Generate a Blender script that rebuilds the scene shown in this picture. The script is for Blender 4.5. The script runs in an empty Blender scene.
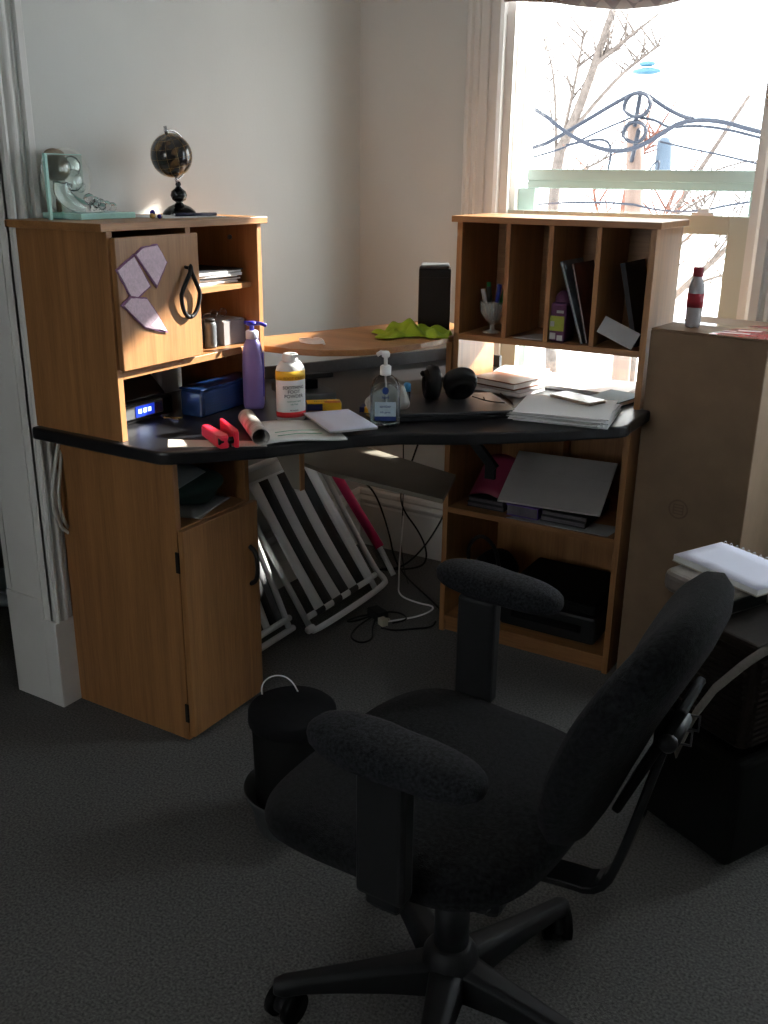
import bpy, bmesh, math, random
from mathutils import Vector, Matrix
random.seed(7)
C = bpy.context.scene.collection
S = bpy.context.scene
PI = math.pi

# ------------------------------------------------------------------ camera
cam = bpy.data.objects.new('camera', bpy.data.cameras.new('camera'))
C.objects.link(cam); S.camera = cam
yw, pt, rl = math.radians(30.752), math.radians(-19.291), math.radians(0.703)
fwd = Vector((-math.sin(yw)*math.cos(pt), math.cos(yw)*math.cos(pt), math.sin(pt)))
rt = Vector((math.cos(yw), math.sin(yw), 0)); up = rt.cross(fwd)
r2 = rt*math.cos(rl)+up*math.sin(rl); u2 = -rt*math.sin(rl)+up*math.cos(rl)
m = Matrix((r2, u2, -fwd)).transposed().to_4x4(); m.translation = Vector((1.80, -2.844, 1.2925))
cam.matrix_world = m
cam.data.sensor_fit = 'VERTICAL'; cam.data.sensor_height = 24.0
cam.data.lens = 24.0*960.35/1024.0
cam.data.clip_start = .02; cam.data.clip_end = 300

# ------------------------------------------------------------------ world, sun, exposure
w = bpy.data.worlds.new('world'); S.world = w; w.use_nodes = True
nt = w.node_tree; bg = nt.nodes['Background']
tc = nt.nodes.new('ShaderNodeTexCoord'); no = nt.nodes.new('ShaderNodeTexNoise'); no.inputs['Scale'].default_value = 2.2; no.inputs['Detail'].default_value = 5
cr = nt.nodes.new('ShaderNodeValToRGB'); cr.color_ramp.elements[0].position = .35; cr.color_ramp.elements[0].color = (.80, .90, 1, 1); cr.color_ramp.elements[1].position = .6; cr.color_ramp.elements[1].color = (1, .985, .95, 1)
nt.links.new(tc.outputs['Generated'], no.inputs['Vector']); nt.links.new(no.outputs['Fac'], cr.inputs['Fac']); nt.links.new(cr.outputs['Color'], bg.inputs['Color'])
bg.inputs['Strength'].default_value = 5.5
sun = bpy.data.objects.new('sun', bpy.data.lights.new('sun', 'SUN')); C.objects.link(sun)
sun.rotation_euler = Vector((-.55, -1.0, -.585)).to_track_quat('-Z', 'Y').to_euler()
sun.data.energy = 23.0; sun.data.angle = math.radians(1.6); sun.data.color = (1, .96, .88)
S.view_settings.view_transform = 'Standard'; S.view_settings.look = 'None'
S.view_settings.gamma = 1; S.view_settings.use_curve_mapping = False
S.view_settings.exposure = 0.4

# ------------------------------------------------------------------ materials
def lin(c):
    return tuple(((v/255)/12.92 if v <= 10 else ((v/255+.055)/1.055)**2.4) for v in c)
MATS = {}
def mat(name, col, rough=.6, metal=0, var=.0, scale=20, bump=0, bscale=200, spec=.5, trans=0, emit=None, coat=0, alpha=1, stretch=None, col2=None, sheen=0, ior=1.45):
    if name in MATS: return MATS[name]
    M = bpy.data.materials.new(name); MATS[name] = M; M.use_nodes = True
    n = M.node_tree; b = n.nodes['Principled BSDF']
    b.inputs['Roughness'].default_value = rough; b.inputs['Metallic'].default_value = metal
    b.inputs['Specular IOR Level'].default_value = spec
    b.inputs['Base Color'].default_value = (*col, 1); b.inputs['IOR'].default_value = ior
    if trans: b.inputs['Transmission Weight'].default_value = trans
    if coat: b.inputs['Coat Weight'].default_value = coat
    if alpha < 1: b.inputs['Alpha'].default_value = alpha
    if sheen: b.inputs['Sheen Weight'].default_value = sheen
    if emit: b.inputs['Emission Color'].default_value = (*emit[0], 1); b.inputs['Emission Strength'].default_value = emit[1]
    if var or bump or col2:
        t = n.nodes.new('ShaderNodeTexCoord'); mp = n.nodes.new('ShaderNodeMapping')
        n.links.new(t.outputs['Object'], mp.inputs['Vector'])
        if stretch: mp.inputs['Scale'].default_value = stretch
        if var or col2:
            x = n.nodes.new('ShaderNodeTexNoise'); x.inputs['Scale'].default_value = scale; x.inputs['Detail'].default_value = 6
            n.links.new(mp.outputs['Vector'], x.inputs['Vector'])
            r = n.nodes.new('ShaderNodeValToRGB'); r.color_ramp.elements[0].position = .3; r.color_ramp.elements[1].position = .7
            c2 = col2 or tuple(min(1, v*(1+var)) for v in col)
            r.color_ramp.elements[0].color = (*[v*(1-var) for v in col], 1); r.color_ramp.elements[1].color = (*c2, 1)
            n.links.new(x.outputs['Fac'], r.inputs['Fac']); n.links.new(r.outputs['Color'], b.inputs['Base Color'])
        if bump:
            y = n.nodes.new('ShaderNodeTexNoise'); y.inputs['Scale'].default_value = bscale; y.inputs['Detail'].default_value = 3
            n.links.new(mp.outputs['Vector'], y.inputs['Vector'])
            bp = n.nodes.new('ShaderNodeBump'); bp.inputs['Strength'].default_value = bump; bp.inputs['Distance'].default_value = .003
            n.links.new(y.outputs['Fac'], bp.inputs['Height']); n.links.new(bp.outputs['Normal'], b.inputs['Normal'])
    return M
def wood(name, axis, dark=(.225, .098, .034), light=(.42, .200, .074)):
    if name in MATS: return MATS[name]
    M = bpy.data.materials.new(name); MATS[name] = M; M.use_nodes = True
    n = M.node_tree; b = n.nodes['Principled BSDF']; b.inputs['Roughness'].default_value = .42
    t = n.nodes.new('ShaderNodeTexCoord'); L = n.links
    def layer(sc, lo, hi, d=5):
        mp = n.nodes.new('ShaderNodeMapping'); s = [sc, sc, sc]; s['xyz'.index(axis)] = sc*.045; mp.inputs['Scale'].default_value = s
        L.new(t.outputs['Object'], mp.inputs['Vector'])
        x = n.nodes.new('ShaderNodeTexNoise'); x.inputs['Scale'].default_value = 1; x.inputs['Detail'].default_value = d; x.inputs['Distortion'].default_value = .6
        L.new(mp.outputs['Vector'], x.inputs['Vector'])
        r = n.nodes.new('ShaderNodeMapRange'); r.inputs['From Min'].default_value = lo; r.inputs['From Max'].default_value = hi
        L.new(x.outputs['Fac'], r.inputs['Value']); return r.outputs[0]
    a = layer(28, .35, .65); c = layer(260, .3, .7, 2)
    mx = n.nodes.new('ShaderNodeMath'); mx.operation = 'MULTIPLY_ADD'; L.new(a, mx.inputs[0]); mx.inputs[1].default_value = .6
    m2 = n.nodes.new('ShaderNodeMath'); m2.operation = 'MULTIPLY'; L.new(c, m2.inputs[0]); m2.inputs[1].default_value = .4; L.new(m2.outputs[0], mx.inputs[2])
    r = n.nodes.new('ShaderNodeValToRGB'); r.color_ramp.elements[0].color = (*dark, 1); r.color_ramp.elements[1].color = (*light, 1)
    L.new(mx.outputs[0], r.inputs['Fac']); L.new(r.outputs['Color'], b.inputs['Base Color'])
    return M
WZ = wood('oak_z', 'z'); WX = wood('oak_x', 'x'); WY = wood('oak_y', 'y')
wall_m = mat('wall_paint', (.63, .635, .615), .7, var=.03, scale=3, bump=.08, bscale=120)
ceil_m = mat('ceiling_paint', (.70, .69, .66), .8, var=.02, scale=3)
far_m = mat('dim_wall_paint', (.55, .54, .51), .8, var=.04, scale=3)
trim_m = mat('trim_paint', (.72, .71, .69), .45, var=.03, scale=8)
carpet_m = mat('carpet', (.105, .101, .096), .95, var=.6, scale=200, bump=1.0, bscale=500, spec=.1, sheen=.1)
black_lam = mat('black_laminate', (.012, .012, .014), .33, var=.25, scale=300, spec=.5)
black_pl = mat('black_plastic', (.008, .008, .009), .55, var=.15, scale=30, spec=.3)
black_gl = mat('black_gloss', (.006, .006, .007), .12, var=.1, scale=10)
black_mt = mat('black_matte', (.005, .005, .005), .8, var=.2, scale=40, spec=.15)
fabric = mat('seat_fabric', (.010, .010, .011), .95, var=.8, scale=170, bump=.8, bscale=700, spec=.1, sheen=.03)
armpad_m = mat('arm_pad_fabric', (.016, .0165, .019), .9, var=.8, scale=260, bump=.6, bscale=800, spec=.2)
white_pl = mat('white_plastic', (.78, .78, .77), .35, var=.02, scale=10)
paper = mat('paper', (.78, .78, .79), .8, var=.03, scale=12)
paper2 = mat('paper_grey', (.42, .42, .43), .8, var=.06, scale=12)
white_mt = mat('white_tube', (.70, .71, .72), .3, var=.04, scale=20)
cream = mat('sash_paint', (.50, .52, .45), .5, var=.03, scale=8)
aqua = mat('storm_frame', (.36, .46, .45), .45, var=.03, scale=8)
card = mat('cardboard', (.22, .145, .09), .85, var=.08, scale=14, bump=.15, bscale=60)
red = mat('red_plastic', (.85, .03, .07), .28, var=.05, scale=20)
chrome = mat('steel', (.55, .55, .56), .25, metal=1, var=.05, scale=30)
lid_m = mat('grey_plastic', (.09, .095, .10), .45, var=.1, scale=40)
def clear(name, col=(1, 1, 1), refl=.12, rough=.03, flat=False):
    M = bpy.data.materials.new(name); MATS[name] = M; M.use_nodes = True; n = M.node_tree
    n.nodes.remove(n.nodes['Principled BSDF']); o = n.nodes['Material Output']
    t = n.nodes.new('ShaderNodeBsdfTransparent'); t.inputs['Color'].default_value = (*col, 1)
    g = n.nodes.new('ShaderNodeBsdfGlossy'); g.inputs['Roughness'].default_value = rough
    f = n.nodes.new('ShaderNodeLayerWeight'); f.inputs['Blend'].default_value = refl
    x = n.nodes.new('ShaderNodeMixShader'); (x.inputs[0].__setattr__('default_value', refl) if flat else n.links.new(f.outputs['Fresnel'], x.inputs[0])); n.links.new(t.outputs[0], x.inputs[1]); n.links.new(g.outputs[0], x.inputs[2]); n.links.new(x.outputs[0], o.inputs[0])
    return M
pane_m = clear('window_glass', (.985, .99, .985), .03, flat=True)
glass_c = clear('clear_glass', (.90, .97, .95), .08, flat=True)
glass_e = mat('glass_edge', (.42, .70, .64), .15, var=.1, scale=20)
pet = clear('clear_plastic', (.86, .91, .93), .35, .06)
glass_s = mat('solid_glass', (.95, .97, .97), .03, trans=1, ior=1.45)

# ------------------------------------------------------------------ mesh helpers
class G:
    def __init__(s): s.v = []; s.f = []; s.sm = []
    def add(s, vs, fs, smooth=False):
        k = len(s.v); s.v += [Vector(v) for v in vs]; s.f += [tuple(i+k for i in f) for f in fs]; s.sm += [smooth]*len(fs); return s
    def box(s, a, b, M=None):
        x0, y0, z0 = a; x1, y1, z1 = b
        vs = [Vector(p) for p in ((x0, y0, z0), (x1, y0, z0), (x1, y1, z0), (x0, y1, z0), (x0, y0, z1), (x1, y0, z1), (x1, y1, z1), (x0, y1, z1))]
        if M is not None: vs = [M @ v for v in vs]
        return s.add(vs, [(0, 3, 2, 1), (4, 5, 6, 7), (0, 1, 5, 4), (1, 2, 6, 5), (2, 3, 7, 6), (3, 0, 4, 7)])
    def prism(s, pts, z0, z1, M=None, smooth=False):
        n = len(pts); vs = [Vector((p[0], p[1], z0)) for p in pts]+[Vector((p[0], p[1], z1)) for p in pts]
        if M is not None: vs = [M @ v for v in vs]
        s.add(vs, [tuple(range(n-1, -1, -1)), tuple(range(n, 2*n))])
        k = len(s.v)-2*n
        for i in range(n):
            j = (i+1) % n; s.f.append((k+i, k+j, k+n+j, k+n+i)); s.sm.append(smooth)
        return s
    def lathe(s, prof, c=(0, 0, 0), n=24, M=None, sx=1, sy=1):
        vs = []; fs = []
        for r, z in prof:
            for i in range(n):
                a = 2*PI*i/n; v = Vector((c[0]+r*math.cos(a)*sx, c[1]+r*math.sin(a)*sy, c[2]+z)); vs.append(M @ v if M is not None else v)
        for k in range(len(prof)-1):
            for i in range(n):
                j = (i+1) % n; fs.append((k*n+i, k*n+j, (k+1)*n+j, (k+1)*n+i))
        fs.append(tuple(range(n-1, -1, -1))); fs.append(tuple(range((len(prof)-1)*n, len(prof)*n)))
        return s.add(vs, fs, True)
    def tube(s, pts, r, n=8, closed=False, smooth_pts=0):
        P = [Vector(p) for p in pts]
        for _ in range(smooth_pts):
            Q = []
            N = len(P)
            rng = range(N if closed else N-1)
            if not closed: Q.append(P[0])
            for i in rng:
                a, b = P[i], P[(i+1) % N]; Q += [a*.75+b*.25, a*.25+b*.75]
            if not closed: Q.append(P[-1])
            P = Q
        N = len(P); vs = []; fs = []; prev = None
        rr = r if callable(r) else (lambda t: r)
        for i, p in enumerate(P):
            if closed: d = P[(i+1) % N]-P[i-1]
            else: d = P[min(i+1, N-1)]-P[max(i-1, 0)]
            d.normalize()
            if prev is None:
                u = d.orthogonal().normalized()
            else:
                u = prev-d*prev.dot(d)
                u = u.normalized() if u.length > 1e-6 else d.orthogonal().normalized()
            prev = u; q = d.cross(u); R = rr(i/max(1, N-1))
            for k in range(n):
                a = 2*PI*k/n; vs.append(p+(u*math.cos(a)+q*math.sin(a))*R)
        for i in range(N if closed else N-1):
            for k in range(n):
                j = (i+1) % N; l = (k+1) % n; fs.append((i*n+k, i*n+l, j*n+l, j*n+k))
        if not closed: fs.append(tuple(range(n-1, -1, -1))); fs.append(tuple(range((N-1)*n, N*n)))
        return s.add(vs, fs, True)
    def ball(s, c, r, n=16, sc=(1, 1, 1), M=None):
        prof = [(max(1e-4, math.sin(PI*i/(n//2)))*r, -math.cos(PI*i/(n//2))*r*sc[2]) for i in range(n//2+1)]
        return s.lathe(prof, c, n, M, sc[0], sc[1])
    def grid(s, nx, ny, f, smooth=True, thick=0):
        vs = [Vector(f(i/nx, j/ny)) for j in range(ny+1) for i in range(nx+1)]
        W = nx+1; fs = [(j*W+i, j*W+i+1, (j+1)*W+i+1, (j+1)*W+i) for j in range(ny) for i in range(nx)]
        if thick:
            n0 = len(vs); T = thick if not isinstance(thick, (int, float)) else (0, 0, thick)
            vs += [v-Vector(T) for v in vs]
            fs += [tuple(n0+k for k in reversed(q)) for q in fs]
            rim = [i for i in range(W)]+[j*W+nx for j in range(1, ny+1)]+[ny*W+i for i in range(nx-1, -1, -1)]+[j*W for j in range(ny-1, 0, -1)]
            for a, b in zip(rim, rim[1:]+rim[:1]): fs.append((b, a, n0+a, n0+b))
        return s.add(vs, fs, smooth)
MW = {}
def thing(name, label, cat, loc=(0, 0, 0), rz=0, group=None):
    o = bpy.data.objects.new(name, None); o.empty_display_size = .05; C.objects.link(o)
    o.location = loc; o.rotation_euler = (0, 0, rz); o['label'] = label; o['category'] = cat
    if group: o['group'] = group
    MW[o] = Matrix.Translation(loc) @ Matrix.Rotation(rz, 4, 'Z'); return o
SCALE = {}
def ob(name, g, m, parent=None, world=True, bevel=0, seg=2, sub=0, label=None, kind=None, solid=0):
    me = bpy.data.meshes.new(name)
    vs = g.v
    if parent is not None:
        W = MW[parent]
        k = SCALE.get(parent.name)
        if k: vs = [Vector((v.x*k[0], v.y*k[0], v.z*k[1])) for v in vs]
        if world: I = W.inverted(); vs = [I @ v for v in vs]
    me.from_pydata([tuple(v) for v in vs], [], g.f)
    for p, sm in zip(me.polygons, g.sm): p.use_smooth = sm
    me.update()
    bm = bmesh.new(); bm.from_mesh(me); bmesh.ops.recalc_face_normals(bm, faces=bm.faces); bm.to_mesh(me); bm.free()
    for q in (m if isinstance(m, (list, tuple)) else [m]): me.materials.append(q)
    o = bpy.data.objects.new(name, me); C.objects.link(o)
    if parent is not None: o.parent = parent; MW[o] = MW[parent]
    else: MW[o] = Matrix.Identity(4)
    if bevel:
        b = o.modifiers.new('bevel', 'BEVEL'); b.width = bevel; b.segments = seg; b.limit_method = 'ANGLE'; b.angle_limit = .6
    if sub: q = o.modifiers.new('sub', 'SUBSURF'); q.levels = sub; q.render_levels = sub
    if solid: q = o.modifiers.new('solid', 'SOLIDIFY'); q.thickness = solid
    if label: o['label'] = label
    if kind: o['kind'] = kind
    return o
def tag(o, label, cat, group=None):
    o['label'] = label; o['category'] = cat
    if group: o['group'] = group
    return o
def center(o):
    """move a single-mesh thing's origin to the centre of its foot"""
    me = o.data; xs = [v.co for v in me.vertices]
    lo = Vector((min(v[i] for v in xs) for i in range(3))); hi = Vector((max(v[i] for v in xs) for i in range(3)))
    c = Vector(((lo.x+hi.x)/2, (lo.y+hi.y)/2, lo.z))
    me.transform(Matrix.Translation(-c)); o.location = c; return o
def struct(name, g, m, parent=None, **k):
    return ob(name, g, m, parent, kind='structure', **k) if parent is None else ob(name, g, m, parent, **k)
def B(a, b, M=None): return G().box(a, b, M)
def RZ(c, deg): return Matrix.Translation(c) @ Matrix.Rotation(math.radians(deg), 4, 'Z')
def AX(c, ax, deg): return Matrix.Translation(c) @ Matrix.Rotation(math.radians(deg), 4, ax)
def rrect(hx, hy, r, n=5):
    P = []
    for cx, cy, a0 in ((hx-r, hy-r, 0), (-hx+r, hy-r, 90), (-hx+r, -hy+r, 180), (hx-r, -hy+r, 270)):
        for i in range(n+1):
            a = math.radians(a0+90*i/n); P.append((cx+r*math.cos(a), cy+r*math.sin(a)))
    return P
def text(name, s, size, m, parent, fn, world=True, align='CENTER', depth=.0002):
    """flat print: lettering mapped point by point onto the object's surface by fn(x, y)"""
    cu = bpy.data.curves.new(name, 'FONT'); cu.body = s; cu.size = size; cu.align_x = align; cu.resolution_u = 3; cu.offset = size*.012
    t = bpy.data.objects.new('t', cu); C.objects.link(t)
    dg = bpy.context.evaluated_depsgraph_get(); me = bpy.data.meshes.new_from_object(t.evaluated_get(dg))
    g = G(); g.add([fn(v.co.x, v.co.y) for v in me.vertices], [tuple(p.vertices) for p in me.polygons])
    bpy.data.objects.remove(t); bpy.data.curves.remove(cu)
    return ob(name, g, m, parent, world=world)

# ------------------------------------------------------------------ setting
RX, RY0, RH = 3.3, -4.6, 2.6
struct('floor', B((-3.2, RY0, -.12), (RX, .0, 0)), carpet_m)
struct('ceiling', B((-.15, RY0, RH), (RX, .15, RH+.1)), ceil_m)
WX0, WX1, WZ0, WZ1 = .505, 1.275, .60, 1.98
W2A, W2B = 1.85, 2.65
g = G()
g.box((-.2, 0, -.12), (WX0, .16, RH)).box((WX1, 0, -.12), (W2A, .16, RH)).box((W2B, 0, -.12), (RX, .16, RH)).box((W2A, 0, -.12), (W2B, .16, .62)).box((W2A, 0, 2.05), (W2B, .16, RH)).box((WX0, 0, -.12), (WX1, .16, WZ0)).box((WX0, 0, WZ1), (WX1, .16, RH))
struct('wall_back', g, wall_m)
g = G(); g.box((-.15, -1.394, -.01), (0, 0, RH)).box((-.15, -2.45, 2.15), (0, -1.394, RH)).box((-.15, RY0, -.01), (0, -2.45, RH))
struct('wall_left', g, wall_m)
g = G().box((RX, RY0, -.12), (RX+.15, .16, RH))
struct('wall_right', g, wall_m)
F0, F1 = .3, 1.0
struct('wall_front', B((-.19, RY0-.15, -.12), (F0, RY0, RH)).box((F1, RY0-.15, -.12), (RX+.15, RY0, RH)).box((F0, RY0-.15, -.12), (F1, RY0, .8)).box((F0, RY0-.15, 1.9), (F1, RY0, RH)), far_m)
wf = struct('fill_window', B((F0-.09, RY0-.02, .72), (F0, RY0+.02, 1.98)).box((F1, RY0-.02, .72), (F1+.09, RY0+.02, 1.98)).box((F0, RY0-.02, 1.9), (F1, RY0+.02, 1.98)).box((F0, RY0-.02, .76), (F1, RY0+.04, .8)), trim_m)  # unseen window behind the camera, added for cool fill light
ob('sash', B((F0, RY0-.09, 1.33), (F1, RY0-.05, 1.38)), trim_m, wf)
ob('pane', B((F0, RY0-.075, .8), (F1, RY0-.072, 1.9)), pane_m, wf)
# the room beyond the doorway
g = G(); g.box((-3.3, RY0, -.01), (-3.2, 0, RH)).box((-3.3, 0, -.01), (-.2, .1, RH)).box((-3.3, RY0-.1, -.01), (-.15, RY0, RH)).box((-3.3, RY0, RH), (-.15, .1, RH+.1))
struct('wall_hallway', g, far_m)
# second window in the same wall (out of frame to the right), behind a sheer curtain added to diffuse its sun
wr = struct('window_2', B((W2A-.11, -.03, .57), (W2A, 0, 2.16)).box((W2B, -.03, .57), (W2B+.11, 0, 2.16)).box((W2A-.11, -.03, 2.05), (W2B+.11, 0, 2.16)).box((W2A-.13, -.06, .57), (W2B+.13, .05, .62)), trim_m)
ob('sash', B((W2A, .05, 1.3), (W2B, .09, 1.35)).box((W2A, .05, .62), (W2A+.05, .09, 2.05)).box((W2B-.05, .05, .62), (W2B, .09, 2.05)), trim_m, wr)
ob('pane', B((W2A, .065, .62), (W2B, .068, 2.05)), pane_m, wr)
sheer = bpy.data.materials.new('sun_diffuser_sheer'); sheer.use_nodes = True; n = sheer.node_tree; n.nodes.remove(n.nodes['Principled BSDF'])
t1 = n.nodes.new('ShaderNodeBsdfTranslucent'); t1.inputs['Color'].default_value = (.80, .88, .96, 1); t2 = n.nodes.new('ShaderNodeBsdfDiffuse'); t2.inputs['Color'].default_value = (.80, .88, .96, 1)
x_ = n.nodes.new('ShaderNodeMixShader'); x_.inputs[0].default_value = .35; n.links.new(t1.outputs[0], x_.inputs[1]); n.links.new(t2.outputs[0], x_.inputs[2]); n.links.new(x_.outputs[0], n.nodes['Material Output'].inputs['Surface'])
ob('sun_diffuser_sheer', G().grid(120, 2, lambda u, v: (W2A-.06+(W2B-W2A+.12)*u, -.055-.018*math.sin(u*90), .50+1.62*v)), sheer, wr)

# casing at the doorway: fluted board on the room side, jamb, plinths
def fluted(y0, y1, x0, z0, z1, prof):
    pts = [(x0, y0)]+[(x0+d, y0+(y1-y0)*t) for t, d in prof]+[(x0, y1)]
    return G().prism(pts, z0, z1)
prof = [(0, .020), (.05, .026), (.12, .026), (.16, .014), (.22, .014)]+[(.22+.34*i/8, .014+.013*math.sin(PI*i/8)) for i in range(1, 9)]+[(.60, .012), (.64, .019), (.70, .012), (.76, .012), (.80, .024), (.95, .026), (1, .02)]
YJ = -1.408
dr = struct('door_1', fluted(YJ, -1.328, -.014, .235, 2.2, prof), trim_m)
ob('jamb', B((-.150, YJ, .235), (-.006, YJ+.016, 2.15)), trim_m, dr)
ob('door_stop', B((-.040, YJ-.004, .0), (-.036, YJ, 2.15)), trim_m, dr)
ob('plinth', B((-.036, YJ-.006, 0), (.006, -1.322, .237)), trim_m, dr, bevel=.003)
ob('plinth', B((-.168, YJ-.005, 0), (-.037, YJ+.012, .29)), trim_m, dr, bevel=.003)
ob('hallway_casing', B((-.172, YJ+.002, .29), (-.155, -1.33, 2.2)), trim_m, dr)
ob('head_casing', B((0, -2.52, 2.15), (.024, -1.325, 2.24)).box((-.15, -2.45, 2.13), (0, -1.394, 2.15)), trim_m, dr)
ob('far_casing', B((-.15, -2.465, 0), (.024, -2.45, 2.15)).box((0, -2.53, 0), (.024, -2.46, 2.15)), trim_m, dr)
ob('corner_bead', G().tube([(.003, -1.326, .24), (.003, -1.326, 2.2)], .003, 6), trim_m, dr)

# baseboards
def baseboard(name, axis, a, b, sgn):
    # profile (depth, z)
    P = [(0, 0), (.016, 0), (.016, .152), (.012, .160), (.020, .168), (.020, .176), (.012, .190), (.014, .196), (.010, .207), (.003, .213), (0, .213)]
    g = G(); n = len(P)
    vs = []
    for t in (a, b):
        for d, z in P: vs.append((t, sgn*d, z) if axis == 'x' else (sgn*d, t, z))
    fs = [tuple(range(n)), tuple(range(2*n-1, n-1, -1))]+[(i, (i+1) % n, n+(i+1) % n, n+i) for i in range(n)]
    g.add(vs, fs); return struct(name, g, trim_m)
baseboard('baseboard_back', 'x', 0.0, RX, -1)
baseboard('baseboard_left', 'y', -1.32, 0, 1)

# main window: casings, sill, storm frame, lowered sash, glass
def vcasing(x0, x1, z0, z1, y=0, d=.030):
    P = [(x0, y), (x0, y-d*.7)]
    seq = [(0, .8), (.06, 1), (.14, 1), (.18, .55), (.24, .55), (.27, .72), (.33, .72), (.36, .5), (.50, .5), (.53, .72), (.60, .72), (.63, .5), (.70, .55), (.74, .95), (.92, 1), (1, .75)]
    P = [(x0, y)]+[(x0+(x1-x0)*t, y-d*h) for t, h in seq]+[(x1, y)]
    return G().prism(P, z0, z1)
win = struct('window_1', vcasing(.388, .505, WZ0-.03, 2.1), trim_m)
ob('casing', vcasing(1.40, 1.275, WZ0-.03, 2.1), trim_m, win)
ob('head_casing', B((.38, -.03, WZ1), (1.41, 0, 2.1)), trim_m, win, bevel=.004)
ob('window_sill', B((.36, -.06, WZ0-.03), (1.43, .06, WZ0)), trim_m, win, bevel=.004)
ob('apron', B((.39, -.02, WZ0-.11), (1.40, 0, WZ0-.03)), trim_m, win, bevel=.003)
ob('jamb', B((WX0, 0, WZ0), (WX0+.014, .16, WZ1)).box((WX0+.014, .052, WZ0), (WX0+.03, .07, WZ1)).box((WX0+.014, .0, WZ0), (WX0+.026, .012, WZ1)), trim_m, win)
ob('jamb', B((WX1-.014, 0, WZ0), (WX1, .16, WZ1)).box((WX1-.03, .052, WZ0), (WX1-.014, .07, WZ1)).box((WX1-.026, .0, WZ0), (WX1-.014, .012, WZ1)), trim_m, win)
# outer sash (its lower rail is the upper of the two rails)
g = G(); x0, x1 = WX0+.014, WX1-.014
g.box((x0, .115, WZ0), (x0+.075-.02, .15, 1.262)).box((x1-.04, .115, WZ0), (x1, .15, 1.262)).box((x0+.03, .112, 1.262), (x1, .15, 1.285)).box((x0+.03, .105, 1.285), (x1, .15, 1.318)).box((x0, .115, WZ0), (x1, .15, WZ0+.04))
ob('storm_sash', g, aqua, win, bevel=.002, label='pale green outer sash with a rail across the middle')
ob('pane', B((x0+.03, .131, 1.318), (x1-.022, .134, WZ1-.03)), pane_m, win)
ob('pane', B((x0+.055, .131, WZ0+.04), (x1-.04, .134, 1.262)), pane_m, win)
ob('upper_stile', B((x0, .12, 1.318), (x0+.024, .15, WZ1)).box((x1-.02, .12, 1.318), (x1, .15, WZ1)).box((x0, .12, WZ1-.03), (x1, .15, WZ1)), trim_m, win)
g = G()
g.box((x0, .02, WZ0), (x0+.06, .052, 1.198)).box((x1-.068, .02, WZ0), (x1, .052, 1.198)).box((x0+.06, .022, 1.147), (x1-.068, .052, 1.198)).box((x0+.06, .02, WZ0), (x1-.068, .052, WZ0+.06))
ob('inner_sash', g, cream, win, bevel=.002, label='cream inner sash, lowered')
ob('pane', B((x0+.06, .034, WZ0+.06), (x1-.068, .037, 1.147)), pane_m, win)
ob('sash_lock', B((1.09, -.0+.01, 1.198), (1.15, .045, 1.206)).box((1.105, .02, 1.206), (1.135, .035, 1.216)), white_pl, win)

# quilted balloon shade at the window head
shade_m = bpy.data.materials.new('quilted_fabric'); shade_m.use_nodes = True
n = shade_m.node_tree; b = n.nodes['Principled BSDF']; b.inputs['Roughness'].default_value = .9
t = n.nodes.new('ShaderNodeTexCoord'); mp = n.nodes.new('ShaderNodeMapping'); mp.inputs['Rotation'].default_value = (0, math.radians(45), 0); mp.inputs['Scale'].default_value = (24, 24, 24)
n.links.new(t.outputs['Object'], mp.inputs['Vector']); ck = n.nodes.new('ShaderNodeTexChecker'); ck.inputs['Scale'].default_value = 1
ck.inputs['Color1'].default_value = (.42, .40, .41, 1); ck.inputs['Color2'].default_value = (.26, .25, .27, 1)
n.links.new(mp.outputs['Vector'], ck.inputs['Vector']); n.links.new(ck.outputs['Color'], b.inputs['Base Color'])
def shade_f(u, v):
    x = WX0+.002+u*(WX1-WX0-.004); s = math.sin(PI*u)**2.2 if 0 < u < 1 else 0
    zb = 1.766-.042*s
    z = WZ1+(zb-WZ1)*v+.0
    return (x, -.035-.035*math.sin(PI*min(1, v*1.0))*s-.006*math.sin(u*40)*v, z)
o = struct('trim_1', B((WX0+.01, -.03, 1.96), (WX1-.01, -.008, WZ1)), trim_m)
g = G().grid(36, 14, shade_f, thick=(0, -.012, 0))
tag(center(ob('window_shade', g, shade_m)), 'grey quilted fabric shade with a scalloped bottom hanging at the top of the window', 'window shade')

# ------------------------------------------------------------------ left half of the corner desk
DT, DB = .741, .712
desk = thing('corner_desk', 'curved black laminate corner desktop joining the two oak cabinets', 'desk', (.5, -.8, 0))
def arc(cx, cy, r, a0, a1, n=6): return [(cx+r*math.cos(math.radians(a0+(a1-a0)*i/n)), cy+r*math.sin(math.radians(a0+(a1-a0)*i/n))) for i in range(n+1)]
P = [(.012, -1.424)]+arc(.385, -1.364, .06, 270, 318, 5)
P += [(.470, -1.365), (.510, -1.318), (.560, -1.262), (.612, -1.175), (.668, -1.085), (.745, -1.005), (.840, -.945), (.935, -.873), (1.040, -.780), (1.105, -.708)]
P += arc(1.10, -.63, .062, 310, 375, 5)
P += [(1.162, -.12), (.66, -.12), (.40, -.09), (.17, -.58), (.012, -.86)]
ob('desktop', G().prism(P, DB, DT), black_lam, desk, bevel=.006, seg=3)
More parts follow.
